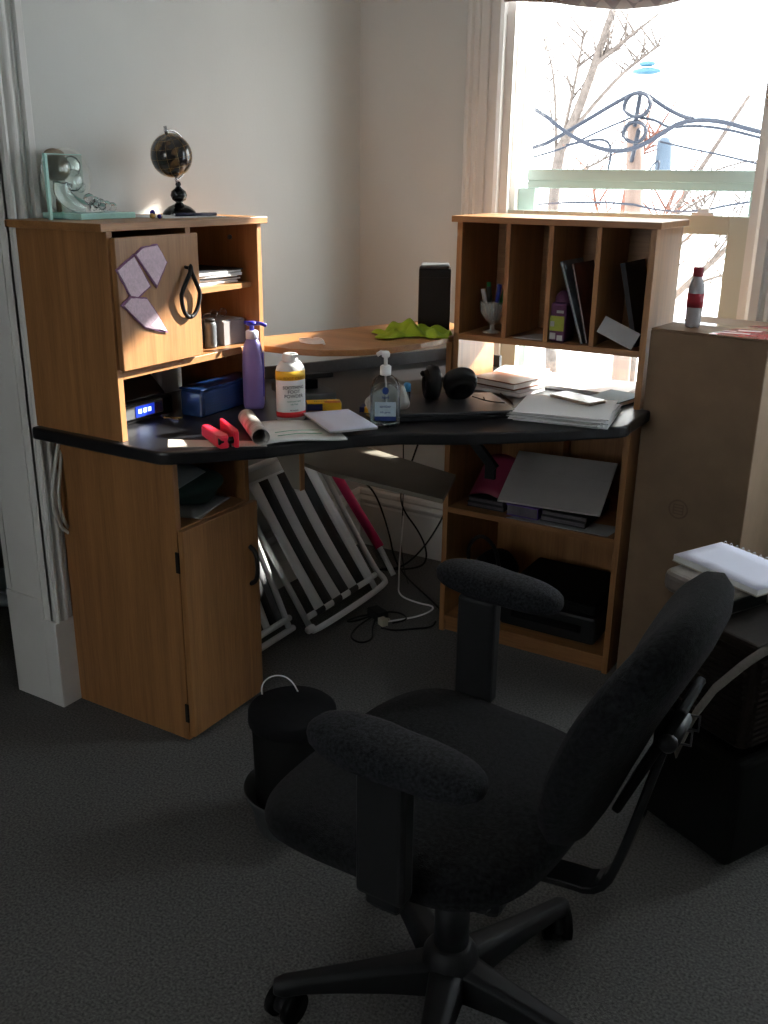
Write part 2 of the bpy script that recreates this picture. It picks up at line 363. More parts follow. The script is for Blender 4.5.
# grey cable strip panel at the back of the top, under the monitor shelf
Q = [(.60, -.13), (.395, -.098), (.17, -.58), (.012, -.86)]
g = G()
for (a, b) in zip(Q, Q[1:]):
    d = Vector((b[0]-a[0], b[1]-a[1], 0)); L = d.length; ang = math.degrees(math.atan2(d.y, d.x)); g.box((0, 0, 0), (L, .012, .035), RZ((a[0], a[1], DT), ang))
ob('back_ledge', g, mat('grey_laminate', (.06, .062, .066), .4, var=.1, scale=60), desk)
tray_m = mat('taupe_board', (.22, .195, .16), .6, var=.08, scale=10)
ob('under_shelf', G().prism([(.12, -.36), (.652, -.522), (.722, -.736), (.33, -.69), (.12, -.62)], .490, .502), tray_m, desk, label='taupe board slung under the desktop')
MXZ = Matrix(((1, 0, 0, 0), (0, 0, 1, 0), (0, 1, 0, 0), (0, 0, 0, 1)))
ob('bracket', G().prism([(.39, DB), (.498, DB), (.498, .575), (.478, .575)], -1.055, -1.040, MXZ), tray_m, desk, label='tapered taupe bracket under the desktop')  # taupe on the face puts its side shading into the colour
ob('bracket_edge', B((.499, -1.056, .573), (.502, -1.039, DB)), WZ, desk)
g = G().tube([(.66, -.60, .706), (.80, -.60, .56)], .006, 6).box((-.012, -.008, -.10), (.012, .008, .10), Matrix.Translation((.735, -.60, .635)) @ Matrix.Rotation(math.radians(-44), 4, 'Y')).box((.778, -.606, .535), (.806, -.594, .575))
ob('tray_rail', g, black_pl, desk)
ob('hanger', B((.16, -.50, .502), (.175, -.40, DB)), tray_m, desk)

low = thing('desk_cabinet', 'oak veneer base cabinet with door and niche under the left desk end', 'cabinet', (.2, -1.22, 0))
ya, yb, xf = -1.356, -1.088, .376
ob('side_panel', B((.002, ya, 0), (xf, ya+.016, DB)), WZ, low, bevel=.001)
ob('side_panel', B((.012, yb-.016, 0), (xf-.006, yb, DB)), WZ, low, bevel=.001)
ob('back_panel', B((.02, ya+.016, .02), (.028, yb-.016, DB)), WZ, low)
ob('shelf', B((.028, ya+.016, .525), (xf, yb-.016, .541)), WY, low)
ob('kick_panel', B((.34, ya+.016, 0), (.356, yb-.016, .03)), WY, low)
dd = ob('door', B((xf+.001, ya+.002, .012), (xf+.017, yb, .539)), WZ, low, bevel=.0015)
ob('hinge', B((xf-.006, ya-.003, .437), (xf+.004, ya, .487)), black_pl, dd)
ob('hinge', B((xf-.006, ya-.003, .05), (xf+.004, ya, .098)), black_pl, dd)
def bow(cx, cy, z0, z1, out, r=.006):
    return G().tube([(cx, cy, z0), (cx+out*.8, cy, z0+.012), (cx+out, cy, (z0+z1)/2), (cx+out*.8, cy, z1-.012), (cx, cy, z1)], r, 8, smooth_pts=2)
ob('handle', bow(xf+.017, yb-.035, .33, .43, .024), black_pl, dd)

hut = thing('desk_hutch', 'oak veneer hutch with sunlit cupboard door on the left end of the desk', 'shelf unit', (.15, -1.16, DT))
ha, hb, hx, HT = -1.406, -.902, .284, 1.196
ob('side_panel', B((.012, ha, DT), (hx, ha+.016, HT-.016)), WZ, hut, bevel=.001)
ob('side_panel', B((.012, hb-.016, DT), (hx, hb, HT-.016)), WZ, hut, bevel=.001)
ob('top_panel', B((.008, -1.430, HT-.016), (.296, -.890, HT)), WY, hut, bevel=.0015)
ob('back_panel', B((.012, ha+.016, .874), (.018, hb-.016, HT-.016)), WZ, hut)
ob('shelf', B((.018, ha+.016, .875), (hx, hb-.016, .891)), WY, hut, bevel=.001)
ob('divider', B((.018, -1.168, .891), (hx-.004, -1.152, HT-.016)), WZ, hut)
ob('shelf', B((.018, -1.152, 1.028), (.262, hb-.016, 1.040)), WY, hut)
ob('shelf_pin', G().tube([(.20, hb-.016, 1.145), (.20, hb-.020, 1.145)], .006, 10), lid_m, hut)
hd = ob('door', B((hx+.001, ha+.006, .896), (hx+.016, -1.151, 1.168)), WZ, hut, bevel=.0015)
# teardrop handle
pts = []
for i in range(28):
    a = 2*PI*i/28; yy = math.sin(a); zz = -math.cos(a)
    wdt = .030*(1 if zz < 0 else (1-zz)**.75)*(1.0)
    pts.append((hx+.028+.004*zz, -1.196+yy*wdt, 1.040+zz*.052+(.008 if zz > .95 else 0)))
ob('handle', G().tube(pts, .0048, 8, closed=True).tube([(hx+.014, -1.196, 1.097), (hx+.030, -1.196, 1.095)], .004, 8).tube([(hx+.014, -1.196, .990), (hx+.030, -1.196, .989)], .004, 8), black_pl, hd, label='black teardrop ring handle')

# ------------------------------------------------------------------ monitor shelf (peninsula)
pen = thing('corner_shelf', 'raised oak shelf with a curved front bridging the corner between the hutches', 'shelf', (.4, -.65, .86))
P = [(.13, -.886), (.275, -.886), (.355, -.885), (.43, -.86), (.50, -.805), (.555, -.72), (.585, -.62), (.598, -.50), (.598, -.30), (.40, -.20)]
ob('shelf_board', G().prism(P, .862, .878), WX, pen, bevel=.002)
ob('support', B((.582, -.47, DT), (.598, -.30, .862)), WZ, pen)
ob('support', B((.13, -.884, DT), (.26, -.872, .862)), WZ, pen)

# ------------------------------------------------------------------ right half
rlow = thing('desk_bookcase', 'oak veneer open bookcase base under the right end of the desk', 'cabinet', (.87, -.3, 0))
a, b_, yf, yr = .604, 1.128, -.502, -.13
ob('side_panel', B((a, yf, 0), (a+.016, yr, DB)), WZ, rlow, bevel=.001)
ob('side_panel', B((b_-.016, yf, 0), (b_, yr, DB)), WZ, rlow, bevel=.001)
ob('back_panel', B((a+.016, yr-.006, .05), (b_-.016, yr, DB)), WZ, rlow)
ob('shelf', B((a+.016, yf+.004, .378), (b_-.016, yr-.006, .394)), WX, rlow)
ob('shelf', B((a+.016, yf+.004, .034), (b_-.016, yr-.006, .050)), WX, rlow)
ob('kick_panel', B((a+.016, yf+.012, 0), (b_-.016, yf+.028, .034)), WX, rlow)
ob('divider', B((.828, -.20, .394), (.844, yr-.006, DB)), WZ, rlow)

rh = thing('pigeonhole_hutch', 'oak hutch of four tall pigeonholes in front of the window', 'shelf unit', (.87, -.36, DT))
fy, by = -.472, -.235
ob('side_panel', B((a, fy, DT), (a+.016, by, HT-.016)), WZ, rh, bevel=.001)
ob('side_panel', B((b_-.008, fy, DT), (b_+.008, by, HT-.016)), WZ, rh, bevel=.001)
ob('top_panel', B((.592, -.484, HT-.016), (1.148, -.230, HT)), WX, rh, bevel=.0015)
ob('shelf', B((a+.016, fy, .872), (b_-.008, by, .888)), WX, rh, bevel=.001)
ob('back_panel', B((a+.016, by-.006, .888), (b_-.008, by, HT-.016)), WX, rh)
for x in (.744, .862, .987): ob('divider', B((x, fy+.003, .888), (x+.013, by-.006, HT-.016)), WZ, rh, bevel=.001)

# ------------------------------------------------------------------ cardboard box
bx = thing('cardboard_box', 'tall brown cardboard carton standing at the right end of the desk', 'box', (1.28, -.32, 0), math.radians(-7))
ob('carton', B((-.122, -.155, 0), (.165, .15, .942)), card, bx, world=False, bevel=.003)
ob('flap', B((-.120, -.155, .943), (.163, -.006, .9465)), card, bx, world=False)
ob('flap', B((-.120, .0, .943), (.163, .148, .9465)), card, bx, world=False)
ob('packing_tape', B((-.122, -.022, .9466), (.118, .024, .9471)).box((-.1226, -.022, .80), (-.122, .024, .947)), mat('clear_tape', (.42, .33, .24), .12, var=.05, scale=30), bx, world=False)
ob('printed_panel', G().prism([(.02, -.150), (.160, -.150), (.160, .13), (.06, .05)], .9466, .9469), mat('red_print', (.42, .045, .05), .25, var=.1, scale=40), bx, world=False, label='red and white printed panel on the lid')
g = G().prism([(.02, -.125), (.10, -.10), (.10, -.085), (.03, -.105)], .9470, .9472).prism([(.06, -.06), (.11, -.045), (.11, -.03), (.055, -.04)], .9470, .9472).prism([(.03, -.085), (.06, -.078), (.06, -.068), (.035, -.072)], .9470, .9472)
ob('printed_shapes', g, paper, bx, world=False)
ink = mat('brown_ink', (.15, .095, .06), .85, var=.05, scale=40)
def ring(cx, cz, r0, r1, y, n=28):
    vs = []; fs = []
    for i in range(n):
        t = 2*PI*i/n; vs += [(cx+r0*math.cos(t), y, cz+r0*math.sin(t)), (cx+r1*math.cos(t), y, cz+r1*math.sin(t))]
    for i in range(n): j = (i+1) % n; fs.append((2*i, 2*i+1, 2*j+1, 2*j))
    return G().add(vs, fs)
zc = .50
g = ring(.0, zc, .0215, .026, -.1555)
for q in (-.012, -.004, .004, .012): g.box((-.013, -.1556, zc+q-.0015), (.013, -.1554, zc+q+.0015))
g.box((-.014, -.1556, zc-.013), (-.011, -.1554, zc+.013)).box((.011, -.1556, zc-.013), (.014, -.1554, zc+.013))
ob('printed_stamp', g, ink, bx, world=False, label='round dark printed stamp')

# ------------------------------------------------------------------ soda bottle on the carton
bt = thing('drink_bottle', 'small plastic bottle with red cap and red label on the cardboard carton', 'bottle', (1.222, -.385, .9475))
bodym = mat('milky_plastic', (.42, .40, .42), .25, var=.05, scale=20)
pr = [(.010, 0), (.017, .002), (.0185, .012), (.0185, .03), (.0195, .045), (.0195, .085), (.018, .10), (.013, .114), (.0105, .120), (.0105, .128)]
ob('bottle_body', G().lathe(pr, n=24), bodym, bt, world=False)
ob('label_band', G().lathe([(.0199, .048), (.0199, .082)], n=24), mat('red_label', (.30, .015, .03), .4, var=.1, scale=50), bt, world=False, label='dark red wrap label')
ob('cap', G().lathe([(.0125, .122), (.0128, .124), (.0128, .142), (.0118, .144)], n=20), mat('dark_red_cap', (.22, .008, .02), .35, var=.05, scale=50), bt, world=False)
ob('foot', G().ball((.012, 0, .004), .006, 8).ball((-.012, 0, .004), .006, 8).ball((0, .012, .004), .006, 8).ball((0, -.012, .004), .006, 8), bodym, bt, world=False)

# ------------------------------------------------------------------ things on top of the left hutch
# glass figurine: upright plate, slab base and a clear sculpted figure on a mirror plate
fig_g = clear('figure_glass', (.90, .92, .91), .55, .05)
fg = thing('glass_figurine', 'clear glass skull figurine against a glass plate on top of the left hutch', 'figurine', (.08, -1.32, HT))
ob('slab', B((.03, -1.345, HT), (.15, -1.185, HT+.013)), glass_e, fg, bevel=.002)
ob('upright_plate', B((.095, -1.378, HT), (.101, -1.285, HT+.132)), glass_c, fg)
ob('plate_edge', B((.0945, -1.385, HT), (.1015, -1.3785, HT+.133)).box((.0945, -1.3785, HT+.131), (.1015, -1.285, HT+.1325)), glass_e, fg)
dz = HT
g = G()
g.ball((.075, -1.335, dz+.105), .030, 18, (1, 1.1, 1)).ball((.085, -1.300, dz+.108), .020, 16, (1, .9, 1.1)).ball((.085, -1.300, dz+.080), .022, 14, (.9, 1, 1.1)).ball((.09, -1.285, dz+.066), .012, 12)
ob('skull', g, glass_s, fg)
g = G().tube([(.08, -1.325, dz+.075), (.08, -1.330, dz+.052), (.085, -1.305, dz+.030), (.09, -1.265, dz+.022), (.09, -1.23, dz+.018)], lambda t: .021-.009*t, 12, smooth_pts=2)
for (yy, zz, rr) in ((-1.272, .040, .013), (-1.255, .034, .012), (-1.240, .030, .012), (-1.222, .026, .011), (-1.262, .028, .012), (-1.205, .023, .010), (-1.238, .022, .010)): g.ball((.10, yy, dz+zz), rr, 12)
ob('figure', g, glass_s, fg)
dc = thing('round_plate', 'round pale plate leaning on the wall behind the glass figurine', 'plate', (.02, -1.30, HT))
g = G().lathe([(.001, 0), (.066, .0), (.071, .003), (.071, .005), (.064, .004), (.001, .003)], n=36, M=Matrix.Translation((.024, -1.268, HT+.078)) @ Matrix.Rotation(math.radians(96), 4, 'Y'))
ob('disc', g, mat('pale_disc', (.60, .60, .56), .2, var=.05, scale=20), dc)
sc_ = thing('stone_ornament', 'round brown stone behind the glass figurine', 'stone', (.045, -1.30, HT))
g = G().ball((.045, -1.310, HT+.128), .028, 18, (.35, 1.1, .6)).lathe([(.006, 0), (.005, .115)], (.045, -1.31, HT), 12); ob('stone_cap', g, mat('brown_stone', (.22, .17, .12), .4, var=.4, scale=30), sc_)

glb = thing('desk_globe', 'small black and gold desk globe on a turned black stand on the left hutch', 'globe', (.119, -1.006, HT))
gm = mat('globe_skin', (.010, .009, .010), .2, scale=7, col2=(.16, .09, .03), coat=.5)
MATS['globe_skin'].node_tree.nodes['Color Ramp'].color_ramp.elements[0].position = .52
MATS['globe_skin'].node_tree.nodes['Color Ramp'].color_ramp.elements[1].position = .60
MATS['globe_skin'].node_tree.nodes['Noise Texture'].inputs['Scale'].default_value = 28
tl = Matrix.Translation((.119, -1.024, HT+.136)) @ Matrix.Rotation(math.radians(14), 4, 'X')
ob('sphere', G().ball((0, 0, 0), .049, 32, M=tl), gm, glb)
gold = mat('brass', (.45, .30, .10), .3, metal=1, var=.1, scale=40)
g = G()
for la in (-50, -25, 0, 25, 50):
    rr = .0493*math.cos(math.radians(la)); z = .0493*math.sin(math.radians(la))
    g.tube([tl @ Vector((rr*math.cos(2*PI*i/32), rr*math.sin(2*PI*i/32), z)) for i in range(32)], .00025, 4, closed=True)
for lo in range(0, 180, 30):
    g.tube([tl @ Vector((.0493*math.cos(2*PI*i/32)*math.cos(math.radians(lo)), .0493*math.cos(2*PI*i/32)*math.sin(math.radians(lo)), .0493*math.sin(2*PI*i/32))) for i in range(32)], .00025, 4, closed=True)
ob('grid_lines', g, gold, glb, label='thin gold meridian lines')
arcp = []
for i in range(17):
    a = math.radians(-90+180*i/16); arcp.append(tl @ Vector((0, .056*math.cos(a), .056*math.sin(a))))
ob('meridian_arm', G().tube(arcp, .0028, 8).ball(tuple(tl @ Vector((0, 0, .056))), .0055, 10).ball(tuple(tl @ Vector((0, 0, -.056))), .005, 10).tube([tl @ Vector((0, 0, .046)), tl @ Vector((0, 0, .066))], .004, 8).tube([tl @ Vector((0, 0, -.046)), tl @ Vector((0, 0, -.066))], .004, 8), chrome, glb, label='bright metal half ring')
st = (.119, -1.006, HT)
ob('stand', G().lathe([(.041, 0), (.041, .005), (.036, .012), (.026, .020), (.012, .026), (.007, .030), (.016, .036), (.020, .046), (.017, .056), (.008, .063), (.005, .067), (.007, .071), (.005, .078)], st, 28), black_gl, glb, label='glossy black turned stand')
pn = tag(center(ob('paper_sheet', G().prism([(.05, -1.17), (.22, -1.165), (.25, -.99), (.10, -.96)], HT+.0004, HT+.0016), paper)), 'white paper under the globe on top of the left hutch', 'paper')
pen1 = thing('ballpoint_pen', 'dark ballpoint pen lying on the paper beside the globe', 'pen', (.2, -1.06, HT+.0016))
ob('barrel', G().tube([(.19, -1.10, HT+.0056), (.215, -.985, HT+.0056)], .0038, 8), mat('navy', (.01, .012, .05), .3, var=.05, scale=30), pen1)
ob('tip', G().tube([(.19, -1.10, HT+.0056), (.187, -1.112, HT+.0056)], lambda t: .003*(1-t)+.0006, 8), chrome, pen1)
bd = thing('bead_trinket', 'tiny trinket of gold and blue beads on the front edge of the left hutch top', 'trinket', (.20, -1.185, HT))
ob('bead', G().ball((.205, -1.19, HT+.006), .006, 10).ball((.195, -1.175, HT+.005), .005, 10), gold, bd)
ob('bead', G().ball((.20, -1.183, HT+.013), .006, 10).ball((.215, -1.178, HT+.005), .005, 10), mat('blue_bead', (.03, .02, .25), .2, var=.1, scale=30), bd)
ob('bead', G().ball((.21, -1.168, HT+.005), .005, 10), chrome, bd)

# lavender lacy notes on the hutch door
lav = mat('lavender', (.68, .52, .61), .8, var=.12, scale=160, bump=.3, bscale=300)
lavb = mat('purple_backing', (.20, .08, .16), .7, var=.2, scale=100)
lavw = mat('torn_white', (.72, .62, .70), .8, var=.05, scale=60)
def note(name, pts, lab, lift=0):
    x = hx+.0175+lift
    t = thing(name, lab, 'note', (x, sum(p[0] for p in pts)/len(pts), sum(p[1] for p in pts)/len(pts)), 0, None)
    cy = sum(p[0] for p in pts)/len(pts); cz = sum(p[1] for p in pts)/len(pts)
    big = [(cy+(p[0]-cy)*1.12, cz+(p[1]-cz)*1.12) for p in pts]
    # ragged outline
    def rag(P, amp):
        o = []
        for i in range(len(P)):
            A, Bp = P[i], P[(i+1) % len(P)]
            for k in range(6):
                f = k/6; o.append((A[0]+(Bp[0]-A[0])*f+random.uniform(-amp, amp), A[1]+(Bp[1]-A[1])*f+random.uniform(-amp, amp)))
        return o
    M = Matrix(((0, 0, 1, 0), (1, 0, 0, 0), (0, 1, 0, 0), (0, 0, 0, 1)))
    ob('backing', G().prism(rag(big, .0012), x-.0012, x+.0003, M), lavb, t)
    ob('face', G().prism(rag(pts, .0005), x+.0003, x+.0022, M), lav, t)
    return t
note('lace_note', [(-1.400, 1.104), (-1.352, 1.128), (-1.312, 1.066), (-1.362, 1.040)], 'square lavender lace patch, middle of the three stuck on the hutch door')
note('lace_note', [(-1.346, 1.132), (-1.325, 1.144), (-1.283, 1.148), (-1.258, 1.112), (-1.292, 1.066)], 'lavender lace patch stuck highest on the hutch door', .001)
t = note('lace_note', [(-1.392, 1.032), (-1.37, 1.046), (-1.325, 1.040), (-1.295, 1.002), (-1.272, .966), (-1.335, .982)], 'torn tapering lavender patch stuck lowest on the hutch door', .002)
M = Matrix(((0, 0, 1, 0), (1, 0, 0, 0), (0, 1, 0, 0), (0, 0, 0, 1)))
ob('torn_tip', G().prism([(-1.322, .984), (-1.296, 1.000), (-1.272, .966)], hx+.0222, hx+.0226, M), lavw, t)

# ------------------------------------------------------------------ inside the left hutch
def stack(name, lab, cx, cy, z, n, sx, sy, mats, grp=None, cat='papers', jit=6, h=.0022, base=0):
    t = thing(name, lab, cat, (cx, cy, z), math.radians(base), grp)
    for i in range(n):
        M = Matrix.Translation((random.uniform(-.008, .008), random.uniform(-.008, .008), i*h)) @ Matrix.Rotation(math.radians(random.uniform(-jit, jit)), 4, 'Z')
        ob('sheet', G().box((-sx/2, -sy/2, 0), (sx/2, sy/2, h*.9), M), mats[i % len(mats)], t, world=False)
    return t
stack('paper_stack', 'loose white papers and letters on the upper open shelf of the left hutch', .16, -1.03, 1.0405, 11, .16, .19, [paper, paper, paper2, paper, mat('dark_folder', (.02, .02, .025), .6, var=.1, scale=30), paper], jit=9, h=.003)
sp = thing('round_speaker', 'squat grey cylinder speaker on the lower open shelf of the left hutch', 'speaker', (.195, -1.085, .8915))
ob('body', G().lathe([(.020, 0), (.028, .003), (.030, .010), (.030, .058), (.028, .066), (.018, .070)], n=28), mat('grey_mesh', (.10, .10, .105), .6, var=.25, scale=500), sp, world=False)
ob('strap', G().tube([(.026, .012, .05), (.034, .012, .045), (.034, .012, .02), (.026, .012, .014)], .003, 6), black_pl, sp, world=False)
cn = thing('ribbed_canister', 'ribbed silver grey canister beside the round speaker on the lower shelf', 'canister', (.232, -1.045, .8915))
ob('body', G().lathe([(.0135, 0), (.0145, .004)]+[(.0145+.0008*(i % 2), .008+.006*i) for i in range(8)]+[(.0145, .058), (.012, .063)], n=20), mat('satin_silver', (.11, .12, .13), .35, var=.1, scale=100), cn, world=False)
ob('lid', G().lathe([(.0125, .063), (.0125, .068), (.010, .070)], n=20), black_pl, cn, world=False)
gb = thing('small_carton', 'small grey carton on the lower shelf of the left hutch behind the purple bottle', 'box', (.19, -.965, .8915))
ob('body', B((-.055, -.045, 0), (.055, .04, .058)), mat('grey_card', (.20, .18, .18), .7, var=.08, scale=30), gb, world=False, bevel=.001)
ob('flap', B((-.05, -.043, .0585), (.05, .038, .0605)), mat('grey_card2', (.36, .33, .31), .7, var=.08, scale=30), gb, world=False)
gs = thing('eyeglasses', 'wire eyeglasses lying on the small grey carton', 'glasses', (.20, -.975, .9525))
for yy in (-.018, .018): ob('lens_rim', G().tube([(.0, yy+.013*math.cos(2*PI*i/16), .012+.010*math.sin(2*PI*i/16)) for i in range(16)], .0009, 5, closed=True), chrome, gs, world=False)
ob('bridge', G().tube([(0, -.005, .013), (0, 0, .016), (0, .005, .013)], .0009, 5), chrome, gs, world=False)
ob('temple', G().tube([(0, -.031, .014), (-.03, -.035, .010), (-.06, -.03, .003)], .0009, 5), chrome, gs, world=False)
ob('temple', G().tube([(0, .031, .014), (-.03, .033, .010), (-.06, .03, .003)], .0009, 5), chrome, gs, world=False)

# printer-like device with blue display
pr_ = thing('label_printer', 'black device with a lit blue display inside the left hutch on the desktop', 'printer', (.13, -1.25, DT))
blk = black_pl
ob('body', B((.03, -1.380, DT), (.185, -1.140, DT+.048)), blk, pr_, bevel=.005)
ob('top_cover', G().prism([(.03, DT+.0485), (.17, DT+.0485), (.12, DT+.095), (.03, DT+.10)], -1.378, -1.145, Matrix(((1, 0, 0, 0), (0, 0, 1, 0), (0, 1, 0, 0), (0, 0, 0, 1)))), black_gl, pr_, bevel=.004)
ob('control_panel', B((.185, -1.360, DT+.012), (.192, -1.180, DT+.044)), lid_m, pr_, bevel=.002)
ob('display', B((.192, -1.272, DT+.015), (.1935, -1.212, DT+.040)), mat('blue_display', (.01, .03, .3), .3, emit=((.02, .06, .9), .45)), pr_, label='lit blue display')
g = G()
for yy in (-1.264, -1.248, -1.233): g.box((.1936, yy, DT+.023), (.194, yy+.010, DT+.033))
ob('display_digit', g, mat('display_glow', (.6, .8, 1), .3, emit=((.6, .85, 1), 1.2)), pr_)
ob('display_bezel', B((.192, -1.210, DT+.015), (.1935, -1.184, DT+.040)), chrome, pr_)

bb = thing('blue_plastic_case', 'translucent dark blue ribbed plastic case inside the left hutch', 'case', (.225, -1.035, DT), math.radians(2))
bm_ = mat('blue_case', (.012, .04, .14), .2, var=.15, scale=20, coat=.3)
ob('body', B((-.01, -.115, 0), (.055, .110, .064)), bm_, bb, world=False, bevel=.006)
g = G()
for i in range(7): g.box((.055, -.105, .008+.007*i), (.057, .10, .0105+.007*i))
ob('rib', g, bm_, bb, world=False)
ob('lid', B((-.012, -.117, .064), (.057, .112, .070)), bm_, bb, world=False, bevel=.003)
tk = thing('key_bunch', 'small bunch of keys beside the blue plastic case on the desktop', 'keys', (.235, -1.195, DT))
ob('key', B((-.02, -.004, .001), (.02, .004, .003)).lathe([(.008, .001), (.008, .003)], (-.024, 0, 0), 14), chrome, tk, world=False)
ob('key', G().box((-.018, -.004, .004), (.018, .004, .006), RZ((0, .006, 0), 35)).lathe([(.007, .004), (.007, .006)], (-.016, -.006, 0), 14), gold, tk, world=False)
ob('key_ring', G().tube([(-.028+.011*math.cos(2*PI*i/18), .011*math.sin(2*PI*i/18), .0075) for i in range(18)], .001, 5, closed=True), chrome, tk, world=False)
rl = thing('paper_roll', 'small upright roll of white paper behind the blue plastic case', 'roll', (.10, -1.10, DT))
ob('roll', G().lathe([(.012, 0), (.012, .11), (.006, .11), (.006, .104)], n=18), paper2, rl, world=False)

# tall purple bottle with pump
pb = thing('purple_pump_bottle', 'tall purple bottle with a blue pump at the front of the left hutch', 'bottle', (.312, -.985, DT), math.radians(35))
pm = mat('purple_plastic', (.20, .16, .42), .3, var=.05, scale=20)
hy, hxx = .022, .026
P = [(0.9, 0), (1, .01), (1, .10), (.96, .135), (.80, .158), (.55, .170), (.42, .174)]
g = G()
out = rrect(hxx, hy, .018, 6); n_ = len(out); vs = []; fs = []
for s_, z in P: vs += [(x*s_, y*s_, z) for x, y in out]
for k in range(len(P)-1):
    for i in range(n_): j = (i+1) % n_; fs.append((k*n_+i, k*n_+j, (k+1)*n_+j, (k+1)*n_+i))
fs += [tuple(range(n_-1, -1, -1)), tuple(range((len(P)-1)*n_, len(P)*n_))]
g.add(vs, fs, True)
ob('bottle_body', g, pm, pb, world=False)
blu = mat('blue_pump', (.03, .03, .38), .35, var=.05, scale=20)
ob('collar', G().lathe([(.0155, .172), (.0155, .190), (.012, .192)], n=20), mat('pump_clear', (.6, .6, .75), .3, var=.03, scale=20), pb, world=False)
ob('pump_head', G().lathe([(.006, .192), (.006, .203), (.012, .204), (.014, .208), (.012, .213), (.004, .214)], n=18).tube([(0, 0, .209), (.02, -.005, .209), (.036, -.009, .205)], .0045, 8).tube([(0, 0, .209), (-.018, .003, .210)], .0045, 8), blu, pb, world=False, label='blue pump top')
ob('side_label', G().box((.0245, -.012, .03), (.0265, .014, .14)), mat('violet_label', (.06, .04, .40), .4, var=.2, scale=60), pb, world=False, label='deep blue side label')

# bowl and router behind the powder bottle
rt_ = thing('dark_router', 'flat dark grey device with a slanted lid on the desk behind the powder bottle', 'device', (.33, -.80, DT), math.radians(-35))
ob('body', B((-.09, -.06, 0), (.09, .06, .022)), lid_m, rt_, world=False, bevel=.004)
ob('lid', G().box((-.085, -.055, 0), (.085, .055, .012), Matrix.Translation((0, 0, .045)) @ Matrix.Rotation(math.radians(-10), 4, 'Y')), black_pl, rt_, world=False, bevel=.003)
ob('foot', B((-.03, -.03, .022), (.03, .03, .045)), black_pl, rt_, world=False)
bw = thing('dark_bowl', 'small dark glazed mug beside the purple bottle', 'mug', (.355, -.895, DT))
ob('body', G().lathe([(.018, 0), (.022, .004), (.030, .02), (.032, .045), (.0305, .045), (.028, .02), (.018, .006)], n=24), mat('navy_glaze', (.01, .012, .04), .15, var=.1, scale=20), bw, world=False)
ob('rim', G().tube([(.0315*math.cos(2*PI*i/24), .0315*math.sin(2*PI*i/24), .0455) for i in range(24)], .0012, 6, closed=True), chrome, bw, world=False)

# foot powder bottle
fp = thing('powder_bottle', 'white foot powder bottle with yellow band and red stripe at the middle of the desk', 'bottle', (.470, -1.045, DT+.002), math.radians(55))
SCALE['powder_bottle'] = (1.10, 1.06)
def oval(pf, sx, sy, n=32, m_=Matrix.Identity(4)): return G().lathe(pf, n=n, sx=sx, sy=sy)
ob('bottle_body', G().lathe([(.029, 0), (.032, .004), (.032, .11), (.030, .120), (.022, .131), (.016, .133)], n=36, sx=1, sy=.7), white_pl, fp, world=False)
yel = mat('yellow_print', (.85, .50, .03), .4, var=.04, scale=20); redp = mat('red_print2', (.60, .02, .03), .4, var=.04, scale=20)
ob('yellow_band', G().lathe([(.0323, .093), (.0323, .113)], n=36, sx=1, sy=.705), yel, fp, world=False)
ob('red_band', G().lathe([(.0323, .010), (.0323, .022)], n=36, sx=1, sy=.705), redp, fp, world=False)
ob('cap', G().lathe([(.0165, .132), (.0165, .146), (.0145, .149)], n=24).box((-.003, -.019, .142), (.012, .004, .149)), white_pl, fp, world=False)
inkb = mat('black_ink', (.02, .02, .022), .6, var=.05, scale=40); inkg = mat('green_ink', (.10, .25, .20), .6, var=.05, scale=40)
def cyl(zc, R=.0326, ph=-PI/2):
    def f(x, y):
        a = ph+x/R; return (R*math.cos(a), R*.71*math.sin(a), zc+y)
    return f
for s_, z, sz, mm in (('SOOTHING', .074, .0098, inkb), ('FOOT', .0645, .0105, inkb), ('POWDER', .0545, .0105, inkb), ('medicated relief', .045, .005, inkg), ('talc free', .0385, .005, inkg), ('POWDER', .0245, .0045, inkb)):
    text('lettering', s_, sz, mm, fp, cyl(z), world=False)
text('lettering', 'FOOT CARE', .0085, mat('orange_ink', (.45, .16, .01), .5, var=.05, scale=40), fp, cyl(.0945, .0329), world=False)

# hand sanitizer
hs = thing('sanitizer_bottle', 'clear hand sanitizer pump bottle standing on the desk in front of the laptop', 'bottle', (.680, -.962, DT), math.radians(32))
SCALE['sanitizer_bottle'] = (1.12, 1.30)
P = [(.92, 0), (1, .006), (1, .055), (.98, .072), (.80, .084), (.45, .091), (.36, .093)]
out = rrect(.031, .016, .013, 5); n_ = len(out); vs = []; fs = []
for s_, z in P: vs += [(x*s_, y*s_, z) for x, y in out]
for k in range(len(P)-1):
    for i in range(n_): j = (i+1) % n_; fs.append((k*n_+i, k*n_+j, (k+1)*n_+j, (k+1)*n_+i))
fs += [tuple(range(n_-1, -1, -1)), tuple(range((len(P)-1)*n_, len(P)*n_))]
ob('bottle_body', G().add(vs, fs, True), pet, hs, world=False)
g = G().add([(x*.93, y*.90, .003+z*.80) for x, y, z in vs], fs, True)
ob('gel', g, clear('gel', (.80, .85, .87), .2, .2), hs, world=False)
ob('collar', G().lathe([(.011, .092), (.0115, .094), (.0115, .107), (.009, .109)], n=20), white_pl, hs, world=False)
ob('pump_head', G().lathe([(.004, .109), (.004, .122), (.008, .124), (.009, .130), (.006, .134)], n=16).tube([(0, 0, .130), (-.010, 0, .1315), (-.018, 0, .127)], .0040, 8), white_pl, hs, world=False)
ob('dip_tube', G().tube([(0, 0, .092), (.004, 0, .01)], .002, 6), white_pl, hs, world=False)
lb = mat('pale_blue_label', (.50, .62, .70), .4, var=.08, scale=60); nb = mat('navy_ink', (.02, .05, .20), .4, var=.05, scale=40)
ob('front_label', B((-.022, -.0172, .012), (.022, -.0166, .046)), lb, hs, world=False)
